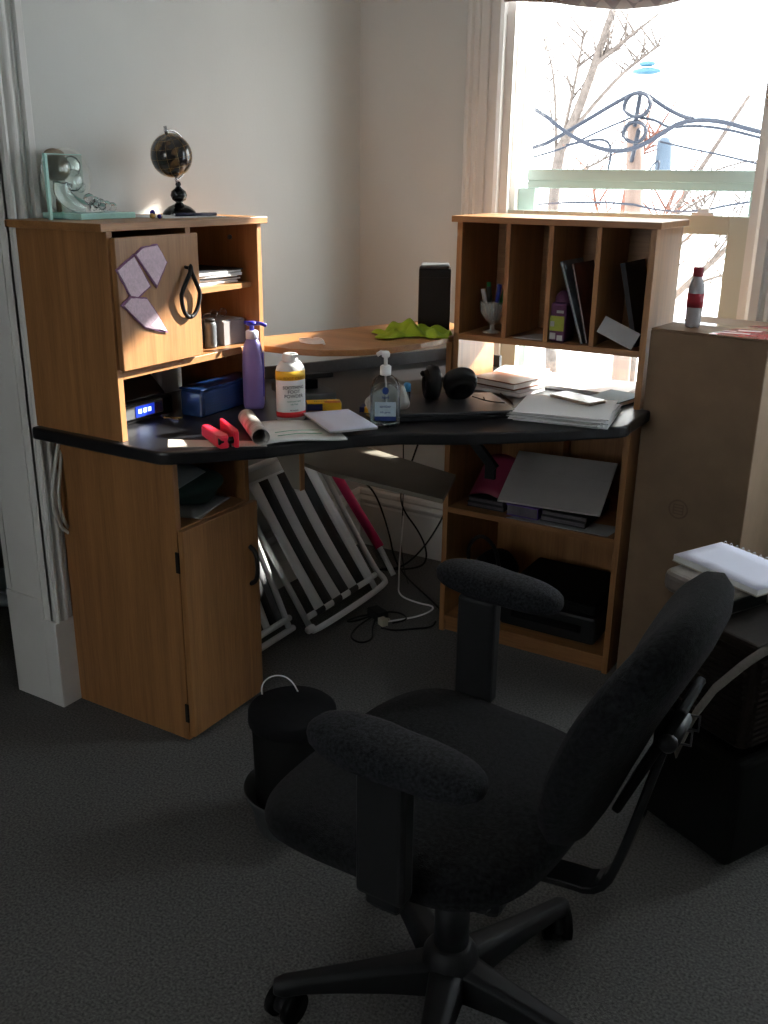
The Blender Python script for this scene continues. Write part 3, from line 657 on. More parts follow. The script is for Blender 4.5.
ob('navy_band', B((-.022, -.0176, .012), (.022, -.0173, .020)), nb, hs, world=False)
g = ring(0, .066, 0, .0065, -.0170, 18); ob('round_mark', g, nb, hs, world=False)
text('lettering', 'hand', .008, nb, hs, lambda x, y: (x, -.0178, .052+y), world=False)
text('lettering', 'sanitizer', .007, nb, hs, lambda x, y: (x, -.0178, .036+y), world=False)
text('lettering', 'kills germs', .005, nb, hs, lambda x, y: (x, -.0178, .026+y), world=False)

# small yellow boxes
yb1 = thing('yellow_box', 'small yellow and navy carton on the desk between powder and sanitizer', 'box', (.468, -.905, DT), math.radians(40))
nvy = mat('navy_card', (.015, .02, .09), .45, var=.1, scale=30)
ob('carton', B((-.042, -.02, 0), (.042, .02, .020)), yel, yb1, world=False, bevel=.001)
ob('side_print', B((-.0425, -.0205, .001), (-.005, -.0202, .018)).box((-.0427, -.0203, .001), (-.0423, .0203, .018)), nvy, yb1, world=False)
ob('top_print', B((.000, -.019, .0202), (.040, .0, .0205)), mat('orange_card', (.65, .16, .02), .45, var=.1, scale=30), yb1, world=False)
text('lettering', 'MINTS', .012, nvy, yb1, lambda x, y: (x-.008, y-.004, .0207), world=False)
yb2 = thing('yellow_packet', 'smaller yellow packet with dark end, behind the notepad', 'packet', (.585, -.862, DT), math.radians(20))
ob('packet', B((-.03, -.016, 0), (.03, .016, .014)), yel, yb2, world=False, bevel=.002)
ob('end_print', B((-.0305, -.0165, .001), (-.018, .0165, .0142)), nvy, yb2, world=False)

# notepad
npad = thing('notepad', 'white notepad open to a blank page at the front edge of the desk', 'notepad', (.608, -1.045, DT+.0155), math.radians(-36))
ob('pad', B((-.093, -.056, 0), (.093, .056, .004)), paper2, npad, world=False, bevel=.001)
ob('page', G().grid(10, 4, lambda u, v: (-.094+.188*u, -.057+.114*v, .0052+.002*math.sin(3*u)*u), thick=.0006), mat('lilac_paper', (.62, .62, .74), .8, var=.03, scale=12), npad, world=False)
pn2 = thing('silver_pen', 'slim grey pen lying along the far edge of the notepad', 'pen', (.655, -.955, DT+.001), math.radians(-34))
ob('barrel', G().tube([(-.06, 0, .004), (.05, 0, .004)], .0035, 8), chrome, pn2, world=False)
ob('tip', G().tube([(.05, 0, .004), (.062, 0, .003)], lambda t: .003*(1-t)+.0005, 8), black_pl, pn2, world=False)

# magazine with a rolled-back cover
mg = thing('open_magazine', 'open magazine with its left pages rolled back, beside the red stapler', 'magazine', (.50, -1.19, DT), math.radians(48))
def page(u, v):
    return (-.02+.19*u, -.09+.18*v, .004+.010*math.sin(PI*u)**.7*(1-u)+.0*v)
mag_m = mat('printed_page', (.66, .66, .64), .5, scale=30, var=.08)
ob('pages', G().grid(14, 6, page, thick=.0035), mag_m, mg, world=False)
g = G()
def rollf(u, v):
    a = -PI/2+u*2*PI*1.35; r = .020-.004*u
    return (-.022-.002*u+r*math.cos(a), -.095+.19*v, .0215+r*math.sin(a))
roll_m = mat('cover_print', (.30, .22, .17), .5, scale=14, var=.4, col2=(.72, .70, .68), stretch=(1, 4, 1))
ob('rolled_cover', G().grid(30, 8, rollf, thick=(.0008, 0, .0008)), roll_m, mg, world=False, label='printed cover curled into a tube')
g = G()
for i in range(6): g.box((.02, -.075+.022*i, .0148), (.13, -.072+.022*i, .0152))
ob('text_line', G().tube([(.02, -.06, .0125), (.06, -.06, .0150), (.12, -.06, .0120)], .0009, 4).tube([(.02, -.03, .0125), (.06, -.03, .0150), (.12, -.03, .0120)], .0009, 4), mat('green_print', (.08, .30, .18), .6, var=.05, scale=30), mg, world=False)

# stapler on a paper strip
tag(center(ob('paper_slip', G().prism([(.352, -1.338), (.395, -1.385), (.565, -1.262), (.535, -1.235)], DT+.0005, DT+.0015), mat('buff_paper', (.62, .56, .50), .8, var=.04, scale=15))), 'long pale paper slip under the red stapler at the desk edge', 'paper')
SCALE['red_stapler'] = (.86, 1.0)
sta = thing('red_stapler', 'glossy red stapler opened into a V at the desk corner', 'stapler', (.452, -1.296, DT+.0022), math.radians(-27))
def bar(L, w0, w1, z0, h0, h1, off, ang):
    M = Matrix.Translation(off) @ Matrix.Rotation(math.radians(ang), 4, 'Z')
    vs = [(-L/2, -w0*.3, 0), (-L/2, w0*.3, 0), (-L*.42, w0/2, 0), (L*.40, w1/2, 0), (L/2, w1*.35, 0), (L/2, -w1*.35, 0), (L*.40, -w1/2, 0), (-L*.42, -w0/2, 0)]
    n = len(vs); hh = [h0, h0, h0, h1, h1*.92, h1*.92, h1, h0]
    V = [M @ Vector((v[0], v[1], z0)) for v in vs]+[M @ Vector((v[0], v[1], z0+h)) for v, h in zip(vs, hh)]
    return G().add(V, [tuple(range(n-1, -1, -1)), tuple(range(n, 2*n))]+[(i, (i+1) % n, n+(i+1) % n, n+i) for i in range(n)])
ob('upper_arm', bar(.155, .024, .030, 0, .024, .030, (0, -.004, 0), -4), red, sta, world=False, bevel=.004, seg=3)
ob('base_arm', bar(.160, .012, .016, 0, .034, .038, (.004, .034, 0), -9), red, sta, world=False, bevel=.003, seg=3)
ob('magazine_rail', bar(.14, .006, .007, .002, .012, .014, (.006, .016, 0), -7), chrome, sta, world=False)
ob('hinge_pin', G().tube([(.070, -.022, .016), (.070, .026, .016)], .0075, 12), black_pl, sta, world=False)

# clear zip bag
SCALE['plastic_bag'] = (1.2, 1.3)
zb = thing('plastic_bag', 'crumpled clear plastic bag beside the sanitizer bottle', 'bag', (.600, -.885, DT))
def bagf(u, v):
    a = 2*PI*u; r = .034*(.35+.65*math.sin(PI*min(1, v*.9+.1)))*(1+.18*math.sin(3*a+v*5)+.1*math.sin(7*a))
    return (.015+r*math.cos(a)*1.3+v*.03, r*math.sin(a)*.6+v*.02, .002+.055*v)
ob('film', G().grid(28, 8, bagf), mat('bag_film', (.66, .66, .64), .3, var=.1, scale=40, alpha=.7), zb, world=False)
bc = thing('blue_capped_tube', 'small clear tube with a light blue cap behind the sanitizer', 'tube', (.655, -.815, DT))
ob('tube', G().lathe([(.008, 0), (.008, .05), (.006, .052)], n=14), pet, bc, world=False)
ob('cap', G().lathe([(.009, .052), (.009, .07), (.006, .073)], n=14), mat('sky_blue', (.05, .30, .60), .4, var=.05, scale=30), bc, world=False)

# laptop
lp = thing('closed_laptop', 'closed black laptop lying on the desk under the headphones', 'laptop', (.735, -.752, DT), math.radians(42))
lpm = mat('laptop_shell', (.035, .036, .04), .3, var=.08, scale=100)
ob('base', B((-.145, -.105, .002), (.145, .105, .014)), black_pl, lp, world=False, bevel=.003)
ob('lid', B((-.145, -.105, .0145), (.145, .105, .022)), lpm, lp, world=False, bevel=.003)
for x, y in ((-.12, -.09), (.12, -.09), (-.12, .09), (.12, .09)): ob('foot', G().lathe([(.006, 0), (.006, .002)], (x, y, 0), 10), black_pl, lp, world=False)

# headphones
SCALE['headphones'] = (1.1, 1.12)
hp = thing('headphones', 'black over-ear headphones lying on the closed laptop', 'headphones', (.715, -.70, DT+.0225), math.radians(30))
def cup(cx, cy, cz, rz_, tilt=90):
    return Matrix.Translation((cx, cy, cz)) @ Matrix.Rotation(math.radians(rz_), 4, 'Z') @ Matrix.Rotation(math.radians(tilt), 4, 'Y')
for cx, cy, rz_, tl_ in ((-.052, -.012, 10, 90), (.022, -.025, 100, 52)):
    Mc = cup(cx, cy, .036 if tl_ == 90 else .032, rz_, tl_)
    s1 = ob('ear_cup', G().lathe([(.024, -.002), (.037, .0), (.040, .009), (.038, .022), (.024, .028)], n=24, M=Mc), black_pl, hp, world=False)
    ob('ear_pad', G().tube([Mc @ Vector((.028*math.cos(2*PI*i/20), .028*math.sin(2*PI*i/20), -.006)) for i in range(20)], .010, 8, closed=True), black_mt, s1, world=False)
ob('headband', G().tube([(-.064, -.010, .056), (-.060, .03, .046), (-.03, .075, .028), (.03, .080, .020), (.055, .03, .026), (.048, -.02, .042)], .0065, 8, smooth_pts=2), black_pl, hp, world=False)
ob('cable', G().tube([(.048, -.04, .012), (.085, -.055, .004), (.12, -.06, .003)], .0016, 6, smooth_pts=2), black_pl, hp, world=False)
cb = tag(center(ob('black_cable', G().tube([(.79, -.66, DT+.025), (.82, -.70, DT+.012), (.84, -.70, DT+.003), (.87, -.66, DT+.003), (.85, -.60, DT+.003), (.78, -.52, DT+.003), (.72, -.44, DT+.003)], .002, 6, smooth_pts=2), black_pl)), 'thin black cable lying on the desk between the laptop and the papers', 'cable')

# papers with phone, dark notebook
stk = stack('paper_pile', 'thick pile of loose white papers at the right end of the desktop under the phone', 1.00, -.63, DT+.001, 9, .225, .215, [paper, paper2, paper, paper], jit=5, h=.0026, base=8)
ph = thing('smartphone', 'smartphone lying face up on the pile of papers', 'phone', (1.00, -.555, DT+.026), math.radians(-22))
g = G().prism(rrect(.068, .033, .008), 0, .006); ob('body', g, mat('gold_metal', (.45, .36, .28), .3, metal=.8, var=.05, scale=30), ph, world=False)
g = G().prism(rrect(.066, .031, .007), .0061, .0072); ob('screen', g, black_gl, ph, world=False, label='glossy dark screen')
db = thing('dark_notebook', 'thin dark teal notebook behind the phone by the right hutch panel', 'notebook', (1.050, -.415, DT+.001), math.radians(-12))
tealm = mat('teal_cover', (.03, .07, .09), .7, var=.08, scale=30)
ob('cover', B((-.05, -.07, .012), (.05, .07, .0145)).box((-.05, -.07, 0), (.05, .07, .0025)).box((-.05, -.07, .0025), (-.047, .07, .012)), tealm, db, world=False)
ob('pages', B((-.046, -.068, .0028), (.047, .068, .0118)), paper, db, world=False)

bkn = thing('brown_book', 'brown hardback book lying under the right hutch beside the papers', 'book', (.745, -.43, DT+.014), math.radians(-14))
brn = mat('brown_cover', (.17, .055, .022), .4, var=.1, scale=30)
ob('cover', B((-.075, -.055, 0), (.075, .055, .003)).box((-.075, -.055, .016), (.075, .055, .019)).box((-.075, -.055, .003), (-.071, .055, .016)), brn, bkn, world=False, bevel=.001)
ob('pages', B((-.070, -.052, .0032), (.072, .052, .0158)), paper, bkn, world=False)
bk2 = thing('white_book', 'pale paperback lying beneath the brown book', 'book', (.755, -.435, DT+.001), math.radians(-10))
ob('cover', B((-.085, -.065, 0), (.085, .062, .0015)).box((-.085, -.065, .0105), (.085, .062, .012)).box((-.085, -.065, .0015), (-.083, .062, .0105)), paper2, bk2, world=False)
ob('pages', B((-.082, -.063, .0017), (.083, .060, .0103)), paper, bk2, world=False)
stack('sunlit_papers', 'sheets of white paper spread below the window under the right hutch', .90, -.27, DT+.001, 5, .34, .17, [paper, paper], jit=4, h=.002, base=-2)
stack('sunlit_papers', 'white sheets lying by the left hutch panel just under the window', .70, -.24, DT+.014-.013, 6, .14, .18, [paper, paper2], jit=5, h=.002, base=6)

# green cloth, cable coil, speaker tower on the corner shelf
gc = thing('green_cloth', 'crumpled lime green cloth on the raised corner shelf', 'cloth', (.50, -.52, .8785))
random.seed(3)
ph_ = [random.uniform(0, 6) for _ in range(8)]
def clothf(u, v):
    x = (u-.5)*.20; y = (v-.5)*.13; e = max(0, 1-((u-.5)*2)**2)*max(0, 1-((v-.5)*2)**2)
    z = .004+.026*e**.6*(.65+.35*math.sin(u*11+ph_[0]+3*v))+.010*e**.3*math.sin(u*23+v*9)+.006*e**.3*math.sin(v*17-u*7+ph_[2])
    x += .010*math.sin(v*9+ph_[3]); y += .018*math.sin(u*8+ph_[4])
    a = math.radians(38); return (x*math.cos(a)-y*math.sin(a), x*math.sin(a)+y*math.cos(a), max(.0015, z))
ob('cloth', G().grid(44, 26, clothf), mat('lime_cloth', (.26, .38, .02), .85, var=.15, scale=20, bump=.3, bscale=400), gc, world=False, solid=.0012)
cc = G()
cpts = []
for i in range(60):
    a = 2*PI*i/18; cpts.append((.36+.036*math.cos(a)*(1+.1*math.sin(i)), -.80+.018*math.sin(a)*(1+.15*math.cos(i*1.3)), .8815+.0018*(i/10)))
tag(center(ob('earphone_wire', G().tube(cpts, .0018, 6), white_pl)), 'coiled thin white cord on the left end of the corner shelf', 'cord')
tw = thing('black_speaker', 'tall black speaker at the back of the corner shelf against the right hutch', 'speaker', (.495, -.385, .8785), math.radians(28))
ob('cabinet', B((-.045, -.05, 0), (.045, .05, .172)), black_pl, tw, world=False, bevel=.004)
ob('top_cap', G().box((-.040, -.045, .173), (.040, .045, .182)), lid_m, tw, world=False, bevel=.004)
ob('grille', B((-.040, -.053, .01), (.040, -.050, .15)), mat('speaker_cloth', (.012, .012, .013), .9, var=.3, scale=500), tw, world=False)

# ------------------------------------------------------------------ pigeonhole contents
pc = thing('pen_glass', 'stemmed glass full of pens and markers in the first pigeonhole', 'pen holder', (.688, -.405, .8885))
ob('glass', G().lathe([(.026, 0), (.026, .003), (.007, .008), (.006, .022), (.020, .034), (.034, .055), (.037, .085), (.0355, .085), (.032, .056), (.018, .037), (.003, .030)], n=24), mat('hazy_glass', (.45, .50, .50), .15, var=.1, scale=40, alpha=.38), pc, world=False)
cols = [('green', (.02, .22, .06)), ('red', (.45, .02, .04)), ('green2', (.03, .30, .10)), ('white', (.5, .5, .5)), ('black', (.01, .01, .012)), ('blue', (.02, .04, .3))]
for i, (cn_, cc_) in enumerate(cols):
    a = 2*PI*i/6+.4; t = thing('marker_pen', {'green': 'green', 'red': 'red', 'green2': 'bright green', 'white': 'white', 'black': 'black', 'blue': 'blue'}[cn_]+' marker standing in the stemmed pen glass', 'pen', (.688+.010*math.cos(a), -.405+.010*math.sin(a), .925), 0, 'pens in the stemmed glass')
    p0 = Vector((.688+.010*math.cos(a), -.405+.010*math.sin(a), .925)); p1 = Vector((.688+.030*math.cos(a), -.405+.028*math.sin(a), 1.005+.008*(i % 3)))
    mm = mat('pen_'+cn_, cc_, .35, var=.05, scale=30)
    ob('barrel', G().tube([p0, p0.lerp(p1, .5)], .0045, 8), mat('pen_shell', (.4, .4, .4), .4, var=.05, scale=30), t)
    ob('cap', G().tube([p0.lerp(p1, .5), p1], .0065, 8), mm, t)
kn = thing('scissors', 'black handled scissors leaning out of the pen glass against the pigeonhole divider', 'scissors', (.705, -.40, .925))
ob('blade', G().box((-.004, -.001, 0), (.004, .001, .09), Matrix.Translation((.700, -.40, .925)) @ Matrix.Rotation(math.radians(22), 4, 'Y')), chrome, kn)
ob('handle', G().prism([(-.006, 0), (.004, 0), (.013, .050), (.010, .056), (.002, .040)], -.004, .004, Matrix.Translation((.726, -.40, .993)) @ Matrix.Rotation(math.radians(90), 4, 'X')), black_pl, kn)
tag(center(ob('folded_sheet', G().prism([(.775, -.46), (.855, -.455), (.852, -.35), (.80, -.37)], .8885, .8905), paper2)), 'grey sheet lying on the floor of the second pigeonhole', 'paper')
def leaning(name, lab, cat, x, tilt, h, d, t, m_, y0=-.46, z0=.889, pages=None):
    o = thing(name, lab, cat, (x, y0, z0)); M = Matrix.Translation((x, y0, z0)) @ Matrix.Rotation(math.radians(tilt), 4, 'Y')
    if pages:
        ob('cover', G().box((0, 0, 0), (t*.2, d, h), M).box((t*.8, 0, 0), (t, d, h), M), m_, o)
        ob('pages', G().box((t*.2, .002, .002), (t*.8, d-.002, h-.002), M), pages, o)
    else: ob('cover', G().box((0, 0, 0), (t, d, h), M), m_, o)
    return o
leaning('magazine', 'blue grey magazine leaning across the third pigeonhole', 'magazine', .963, -19, .215, .15, .006, mat('mag_blue', (.16, .20, .24), .4, var=.3, scale=30), pages=paper2)
leaning('magazine', 'reddish magazine leaning just behind the blue grey one in the third pigeonhole', 'magazine', .974, -15, .205, .15, .005, mat('mag_red', (.12, .03, .02), .4, var=.3, scale=30), y0=-.45, pages=paper2)
SCALE['purple_pouch'] = (1.12, 1.35)
pbx = thing('purple_pouch', 'dark purple pouch with a lime and white label in the third pigeonhole', 'pouch', (.897, -.44, .8885))
ob('body', G().box((-.019, -.02, 0), (.019, .05, .075)), mat('plum', (.10, .03, .09), .7, var=.15, scale=60), pbx, world=False, bevel=.008, seg=3)
ob('top', G().ball((0, .012, .078), .021, 14, (.9, 1, .9)), mat('plum2', (.12, .035, .09), .7, var=.15, scale=60), pbx, world=False)
ob('lime_label', B((-.018, -.0215, .022), (.017, -.0202, .050)), mat('lime_label', (.30, .36, .04), .5, var=.1, scale=60), pbx, world=False)
g = B((-.016, -.022, .006), (-.002, -.0205, .018)).box((.002, -.022, .004), (.015, -.0205, .014)).box((-.016, -.0222, .030), (-.006, -.0216, .040)).box((-.002, -.0222, .056), (.015, -.0208, .061))
ob('white_print', g, paper2, pbx, world=False)
leaning('ring_binder', 'dark folder leaning in the fourth pigeonhole', 'folder', 1.090, -14, .21, .17, .012, mat('slate', (.02, .022, .03), .6, var=.1, scale=30), y0=-.43)
o = thing('envelope', 'pale envelope slumped at the bottom of the fourth pigeonhole', 'envelope', (1.04, -.45, .9025), 0)
ob('envelope_body', G().box((-.05, 0, -.0), (.05, .004, .045), Matrix.Translation((1.05, -.462, .907)) @ Matrix.Rotation(math.radians(22), 4, 'Y') @ Matrix.Rotation(math.radians(-20), 4, 'X')), paper2, o)

# ------------------------------------------------------------------ inside base bookcase (right)
z = .3945
dimp = mat('edge_pages', (.10, .09, .10), .8, var=.2, scale=60)
def folder(name, lab, x0, x1, y0, y1, z0, z1, c): 
    t = thing(name, lab, 'folder', ((x0+x1)/2, (y0+y1)/2, z0))
    ob('cover', B((x0, y0, z0), (x1, y1, z0+.002)).box((x0, y0, z1-.002), (x1, y1, z1)).box((x1-.002, y0, z0+.002), (x1, y1, z1-.002)), c, t)
    ob('pages', B((x0+.002, y0+.003, z0+.0022), (x1-.003, y1-.002, z1-.0022)), dimp, t); return t
blkc = mat('black_cover', (.01, .01, .012), .5, var=.1, scale=30)
folder('ring_folder', 'black folder at the bottom left of the middle shelf', .66, .775, -.46, -.25, z, z+.014, blkc)
folder('ring_folder', 'second black folder stacked beneath the dark red one', .662, .772, -.457, -.25, z+.0145, z+.028, blkc)
o = thing('red_folder', 'dark pink folder on top of the black folders, middle shelf left', 'folder', (.72, -.36, z+.0285))
ob('cover', G().grid(8, 6, lambda u, v: (.668+.100*u, -.462+.12*v, z+.038+.012*math.sin(PI*u)+.085*v), thick=(0, -.004, .005)), mat('dark_pink', (.26, .03, .07), .5, var=.1, scale=30), o)
folder('purple_folder', 'purple folder beneath the large grey envelope', .79, .885, -.475, -.28, z+.002, z+.034, mat('purple_cover', (.10, .04, .30), .5, var=.1, scale=30))
folder('black_binder', 'black binder to the right of the purple folder', .89, 1.02, -.47, -.27, z+.002, z+.018, blkc)
folder('black_binder', 'upper black binder directly under the large grey envelope', .892, 1.022, -.468, -.27, z+.0185, z+.033, blkc)
o = thing('large_envelope', 'large pale grey envelope propped on folders in the middle shelf', 'envelope', (.90, -.38, z+.035))
ob('envelope_body', G().box((-.145, 0, 0), (.145, .21, .006), Matrix.Translation((.912, -.475, z+.040)) @ Matrix.Rotation(math.radians(6), 4, 'Z') @ Matrix.Rotation(math.radians(28), 4, 'X')), mat('grey_envelope', (.46, .43, .41), .75, var=.06, scale=10), o, bevel=.002)
ob('flap', G().box((-.143, .13, .0062), (.143, .207, .0075), Matrix.Translation((.912, -.475, z+.040)) @ Matrix.Rotation(math.radians(6), 4, 'Z') @ Matrix.Rotation(math.radians(28), 4, 'X')), mat('grey_envelope', (.36, .34, .32)), o)
tag(center(ob('loose_sheet', G().prism([(.80, -.495), (1.09, -.488), (1.10, -.40), (.84, -.42)], z-.0002, z+.0012), paper2)), 'loose grey sheet on the middle shelf in front of the binders', 'paper')
pt_ = thing('black_printer', 'black machine stored on the bottom shelf of the right bookcase', 'printer', (.90, -.32, .0505))
ob('body', B((.78, -.46, .0505), (1.07, -.17, .135)), black_pl, pt_, bevel=.01)
ob('lid', B((.785, -.455, .137), (1.065, -.18, .17)), black_mt, pt_, bevel=.01)
ob('paper_slot', B((.82, -.466, .085), (1.03, -.460, .105)), black_gl, pt_)
ob('knob', G().ball((.84, -.462, .145), .008, 10), lid_m, pt_)
bgx = thing('black_duffel', 'slumped black fabric bag at the left of the bottom shelf', 'bag', (.70, -.34, .0505))
def duf(u, v):
    a = 2*PI*u; s_ = math.sin(PI*min(.999, max(.001, v)))**.45
    return (.70+.068*s_*math.cos(a)*(1+.06*math.sin(5*a)), -.34+(v-.5)*.25, .0505+.085+.082*s_*math.sin(a)*(1+.05*math.sin(3*a+4*v)))
ob('bag_body', G().grid(24, 14, duf), black_mt, bgx)
ob('strap', G().tube([(.66, -.43, .20), (.665, -.45, .27), (.70, -.44, .31), (.74, -.42, .27), (.745, -.40, .20)], .006, 6, smooth_pts=2), black_pl, bgx)
# left niche contents
nt1 = stack('niche_papers', 'papers on the niche floor of the left base cabinet', .27, -1.22, .5415, 3, .17, .16, [paper2, mat('dull_paper', (.25, .27, .27), .8, var=.05, scale=10)], jit=8, h=.002, base=12)
clo = thing('dark_green_bundle', 'bundled dark green cloth in the niche of the left base cabinet', 'cloth', (.24, -1.215, .5485))
def cf(u, v):
    a = 2*PI*u; s_ = math.sin(PI*min(.999, max(.001, v)))**.6
    return (.28+.082*s_*math.cos(a)*(1+.12*math.sin(4*a)), -1.215+(v-.5)*.215, .5485+.042+.042*s_*math.sin(a)*(1+.15*math.sin(3*a+7*v)))
ob('cloth', G().grid(26, 18, cf), mat('dark_green', (.012, .035, .03), .8, var=.3, scale=30), clo)
ob('paper_on_top', G().box((-.05, -.055, 0), (.05, .05, .002), Matrix.Translation((.30, -1.27, .640)) @ Matrix.Rotation(math.radians(14), 4, 'Y') @ Matrix.Rotation(math.radians(12), 4, 'X')), mat('dull_paper', (.25, .27, .27)), clo, label='dull grey sheet lying over the cloth')

# ------------------------------------------------------------------ folding beach chairs
wfab = mat('white_stripe', (.66, .67, .68), .75, var=.03, scale=60, bump=.2, bscale=500)
bfab = mat('black_stripe', (.012, .012, .014), .75, var=.1, scale=60, bump=.2, bscale=500)
pink = mat('pink_foam', (.55, .012, .10), .55, var=.06, scale=60)
greyfab = mat('grey_stripe', (.10, .10, .11), .8, var=.08, scale=60)
def beach_chair(lab, dx, y0, y1, fabs, near=True, ztop=.40):
    t = thing('folding_beach_chair', lab, 'chair', (dx+.2, (y0+y1)/2, 0), 0, None)
    bx_, bz = .315+dx, .035; tx, tz = .035+dx, ztop
    def pt(y, s, off=0):   # point on the leaning sheet plane, s 0..1 bottom to top, off = normal offset
        nx, nz = (tz-bz), (bx_-tx); L = math.hypot(nx, nz)
        return Vector((bx_+(tx-bx_)*s+off*nx/L, y+.03*s, bz+(tz-bz)*s+off*nz/L))
    n = len(fabs); ys = [y0+(y1-y0)*i/n for i in range(n+1)]
    for i in range(n):
        def f(u, v, i=i):
            sag = -.010*math.sin(PI*v)*math.sin(PI*(i+u)/n)
            return pt(ys[i]+(ys[i+1]-ys[i])*u, .07+.93*v, .012+sag)
        ob('stripe', G().grid(3, 10, f, thick=(.0014, 0, .0014)), fabs[i], t)
    for i in range(n):   # wrapped hem around the bottom tube
        def f(u, v, i=i):
            a = -.6+v*4.2; c = pt(ys[i]+(ys[i+1]-ys[i])*u, .07, 0)
            return (c.x+.0135*math.cos(a+.2), c.y, c.z+.0135*math.sin(a+.2))
        ob('hem', G().grid(3, 8, f), fabs[(i+1) % n], t)
    w0, w1 = y0-.03, y1+.03
    ob('front_tube', G().tube([pt(w0, .07), pt(w1, .07)], .0095, 10), white_mt, t)
    ob('top_tube', G().tube([pt(w0, 1.0), pt(w1, 1.0)], .0095, 10), white_mt, t)
    fr = ob('side_frame', G().tube([pt(y1+.02, -.03, -.02), pt(y1+.022, .3, -.02), pt(y1+.022, 1.22, -.02)], .0095, 10), white_mt, t)
    ob('side_frame', G().tube([pt(y0-.02, -.03, -.02), pt(y0-.02, 1.22, -.02)], .0095, 10), white_mt, t)
    ob('floor_tube', G().tube([pt(y0-.06, .0, .018), pt(y0-.055, -.03, .02), pt(y1+.03, -.03, .02), pt(y1+.05, .02, .01), pt(y1+.052, .10, -.01), pt(y1+.05, .95, .0)], .0095, 10, smooth_pts=2), white_mt, t)
    ob('end_cap', G().tube([pt(y0-.075, .0, .018), pt(y0-.05, .0, .018)], .0115, 10), white_pl, t)
    ob('arm_tube', G().tube([pt(y1+.05, .0, .05), pt(y1+.05, .25, .055), pt(y1+.05, 1.05, .03)], .009, 10, smooth_pts=1), white_mt, t)
    ob('arm_grip', G().tube([pt(y1+.05, .22, .055), pt(y1+.05, .86, .038)], .0155, 12), pink, t, label='bright pink foam arm grip')
    return t
W, K = wfab, bfab
beach_chair('folded beach chair with black and white striped seat leaning on the wall under the desk', 0, -.720, -.398, [W, K, W, K, W, K, W])
def back_chair():
    t = thing('folding_beach_chair', 'second folded white tube beach chair behind the striped one, with a grey striped sheet', 'chair', (.2, -.9, 0), 0, None)
    def pt(y, s, off=0): return Vector((.255-.21*s, y+.03*s, .035+.40*s+off))
    fabs = [greyfab, K, wfab, K, greyfab]; y0, y1 = -.95, -.80
    for i in range(5):
        def f(u, v, i=i): return pt(y0+(y1-y0)*(i+u)/5, .05+.93*v)
        ob('stripe', G().grid(2, 6, f, thick=(.0014, 0, .0014)), fabs[i], t)
    for s in (-.02, .05): ob('floor_tube', G().tube([pt(y0-.05, s, .0), pt(y1+.03, s, 0)], .0095, 10), white_mt, t)
    ob('side_frame', G().tube([pt(y0-.012, 0), pt(y0-.012, 1.1)], .0095, 10), white_mt, t)
    ob('side_frame', G().tube([pt(y1+.012, 0), pt(y1+.012, 1.1)], .0095, 10), white_mt, t)
    ob('end_cap', G().tube([pt(y0-.065, .05), pt(y0-.03, .05)], .012, 10), white_pl, t)
    ob('cross_tube', G().tube([pt(y0-.02, 1.05), pt(-.45, 1.05)], .0095, 10), white_mt, t)
    return t
back_chair()

# ------------------------------------------------------------------ cables under the desk
def cable(name, lab, pts, r, m_, cat='cable'): return tag(center(ob(name, G().tube(pts, r, 6, smooth_pts=3), m_)), lab, cat)
cable('power_cable', 'black cable looping from under the desk down to the carpet in the corner', [(.30, -.10, .45), (.25, -.08, .33), (.22, -.10, .22), (.34, -.12, .12), (.37, -.14, .035), (.30, -.16, .006), (.22, -.20, .006)], .0035, black_pl)
cable('power_cable', 'black cable hanging beside the right bookcase and curving to the left', [(.56, -.20, .70), (.54, -.17, .50), (.46, -.13, .33), (.40, -.12, .18), (.33, -.14, .06), (.27, -.18, .006), (.20, -.22, .006)], .0035, black_pl)
cable('power_cable', 'black cable arching behind the beach chair onto the carpet', [(.05, -.10, .28), (.12, -.09, .25), (.20, -.12, .12), (.24, -.15, .03), (.33, -.22, .005), (.44, -.30, .005), (.57, -.40, .005), (.59, -.47, .02)], .0035, black_pl)
cable('power_cable', 'black lead lying on the carpet from the power brick to the bookcase', [(.46, -.60, .008), (.50, -.59, .005), (.54, -.55, .005), (.585, -.51, .005), (.60, -.515, .03)], .0032, black_pl)
cable('white_cable', 'white cable looping across the carpet by the bookcase', [(.28, -.16, .20), (.29, -.20, .05), (.33, -.27, .005), (.38, -.36, .005), (.46, -.38, .005), (.53, -.37, .005), (.52, -.46, .005), (.44, -.56, .005)], .0028, white_pl)
cable('thin_cable', 'thin dark cable hanging straight down in the desk corner', [(.24, -.10, .45), (.245, -.10, .25), (.25, -.12, .06), (.30, -.18, .005), (.36, -.26, .005)], .0022, black_pl)
cable('loop_cable', 'black cable loop curled on the carpet in front of the power brick', [(.40, -.56, .012), (.39, -.63, .005), (.41, -.70, .005), (.46, -.715, .005), (.475, -.67, .005), (.44, -.62, .008), (.42, -.57, .012)], .003, black_pl)
cable('coiled_lead', 'black lead coiled on the carpet between beach chair and power brick', [(.385, -.53, .006), (.36, -.56, .006), (.34, -.62, .006), (.37, -.60, .006), (.40, -.50, .006), (.45, -.47, .006), (.50, -.50, .006), (.47, -.55, .006)], .003, black_pl)
pk = thing('power_brick', 'black power adapter block on the carpet beside the striped beach chair', 'adapter', (.405, -.53, 0), math.radians(-25))
ob('block', B((-.032, -.02, .001), (.032, .02, .028)), black_pl, pk, world=False, bevel=.004)
ob('strain_relief', G().tube([(.032, 0, .014), (.048, 0, .012)], .005, 8), black_pl, pk, world=False)
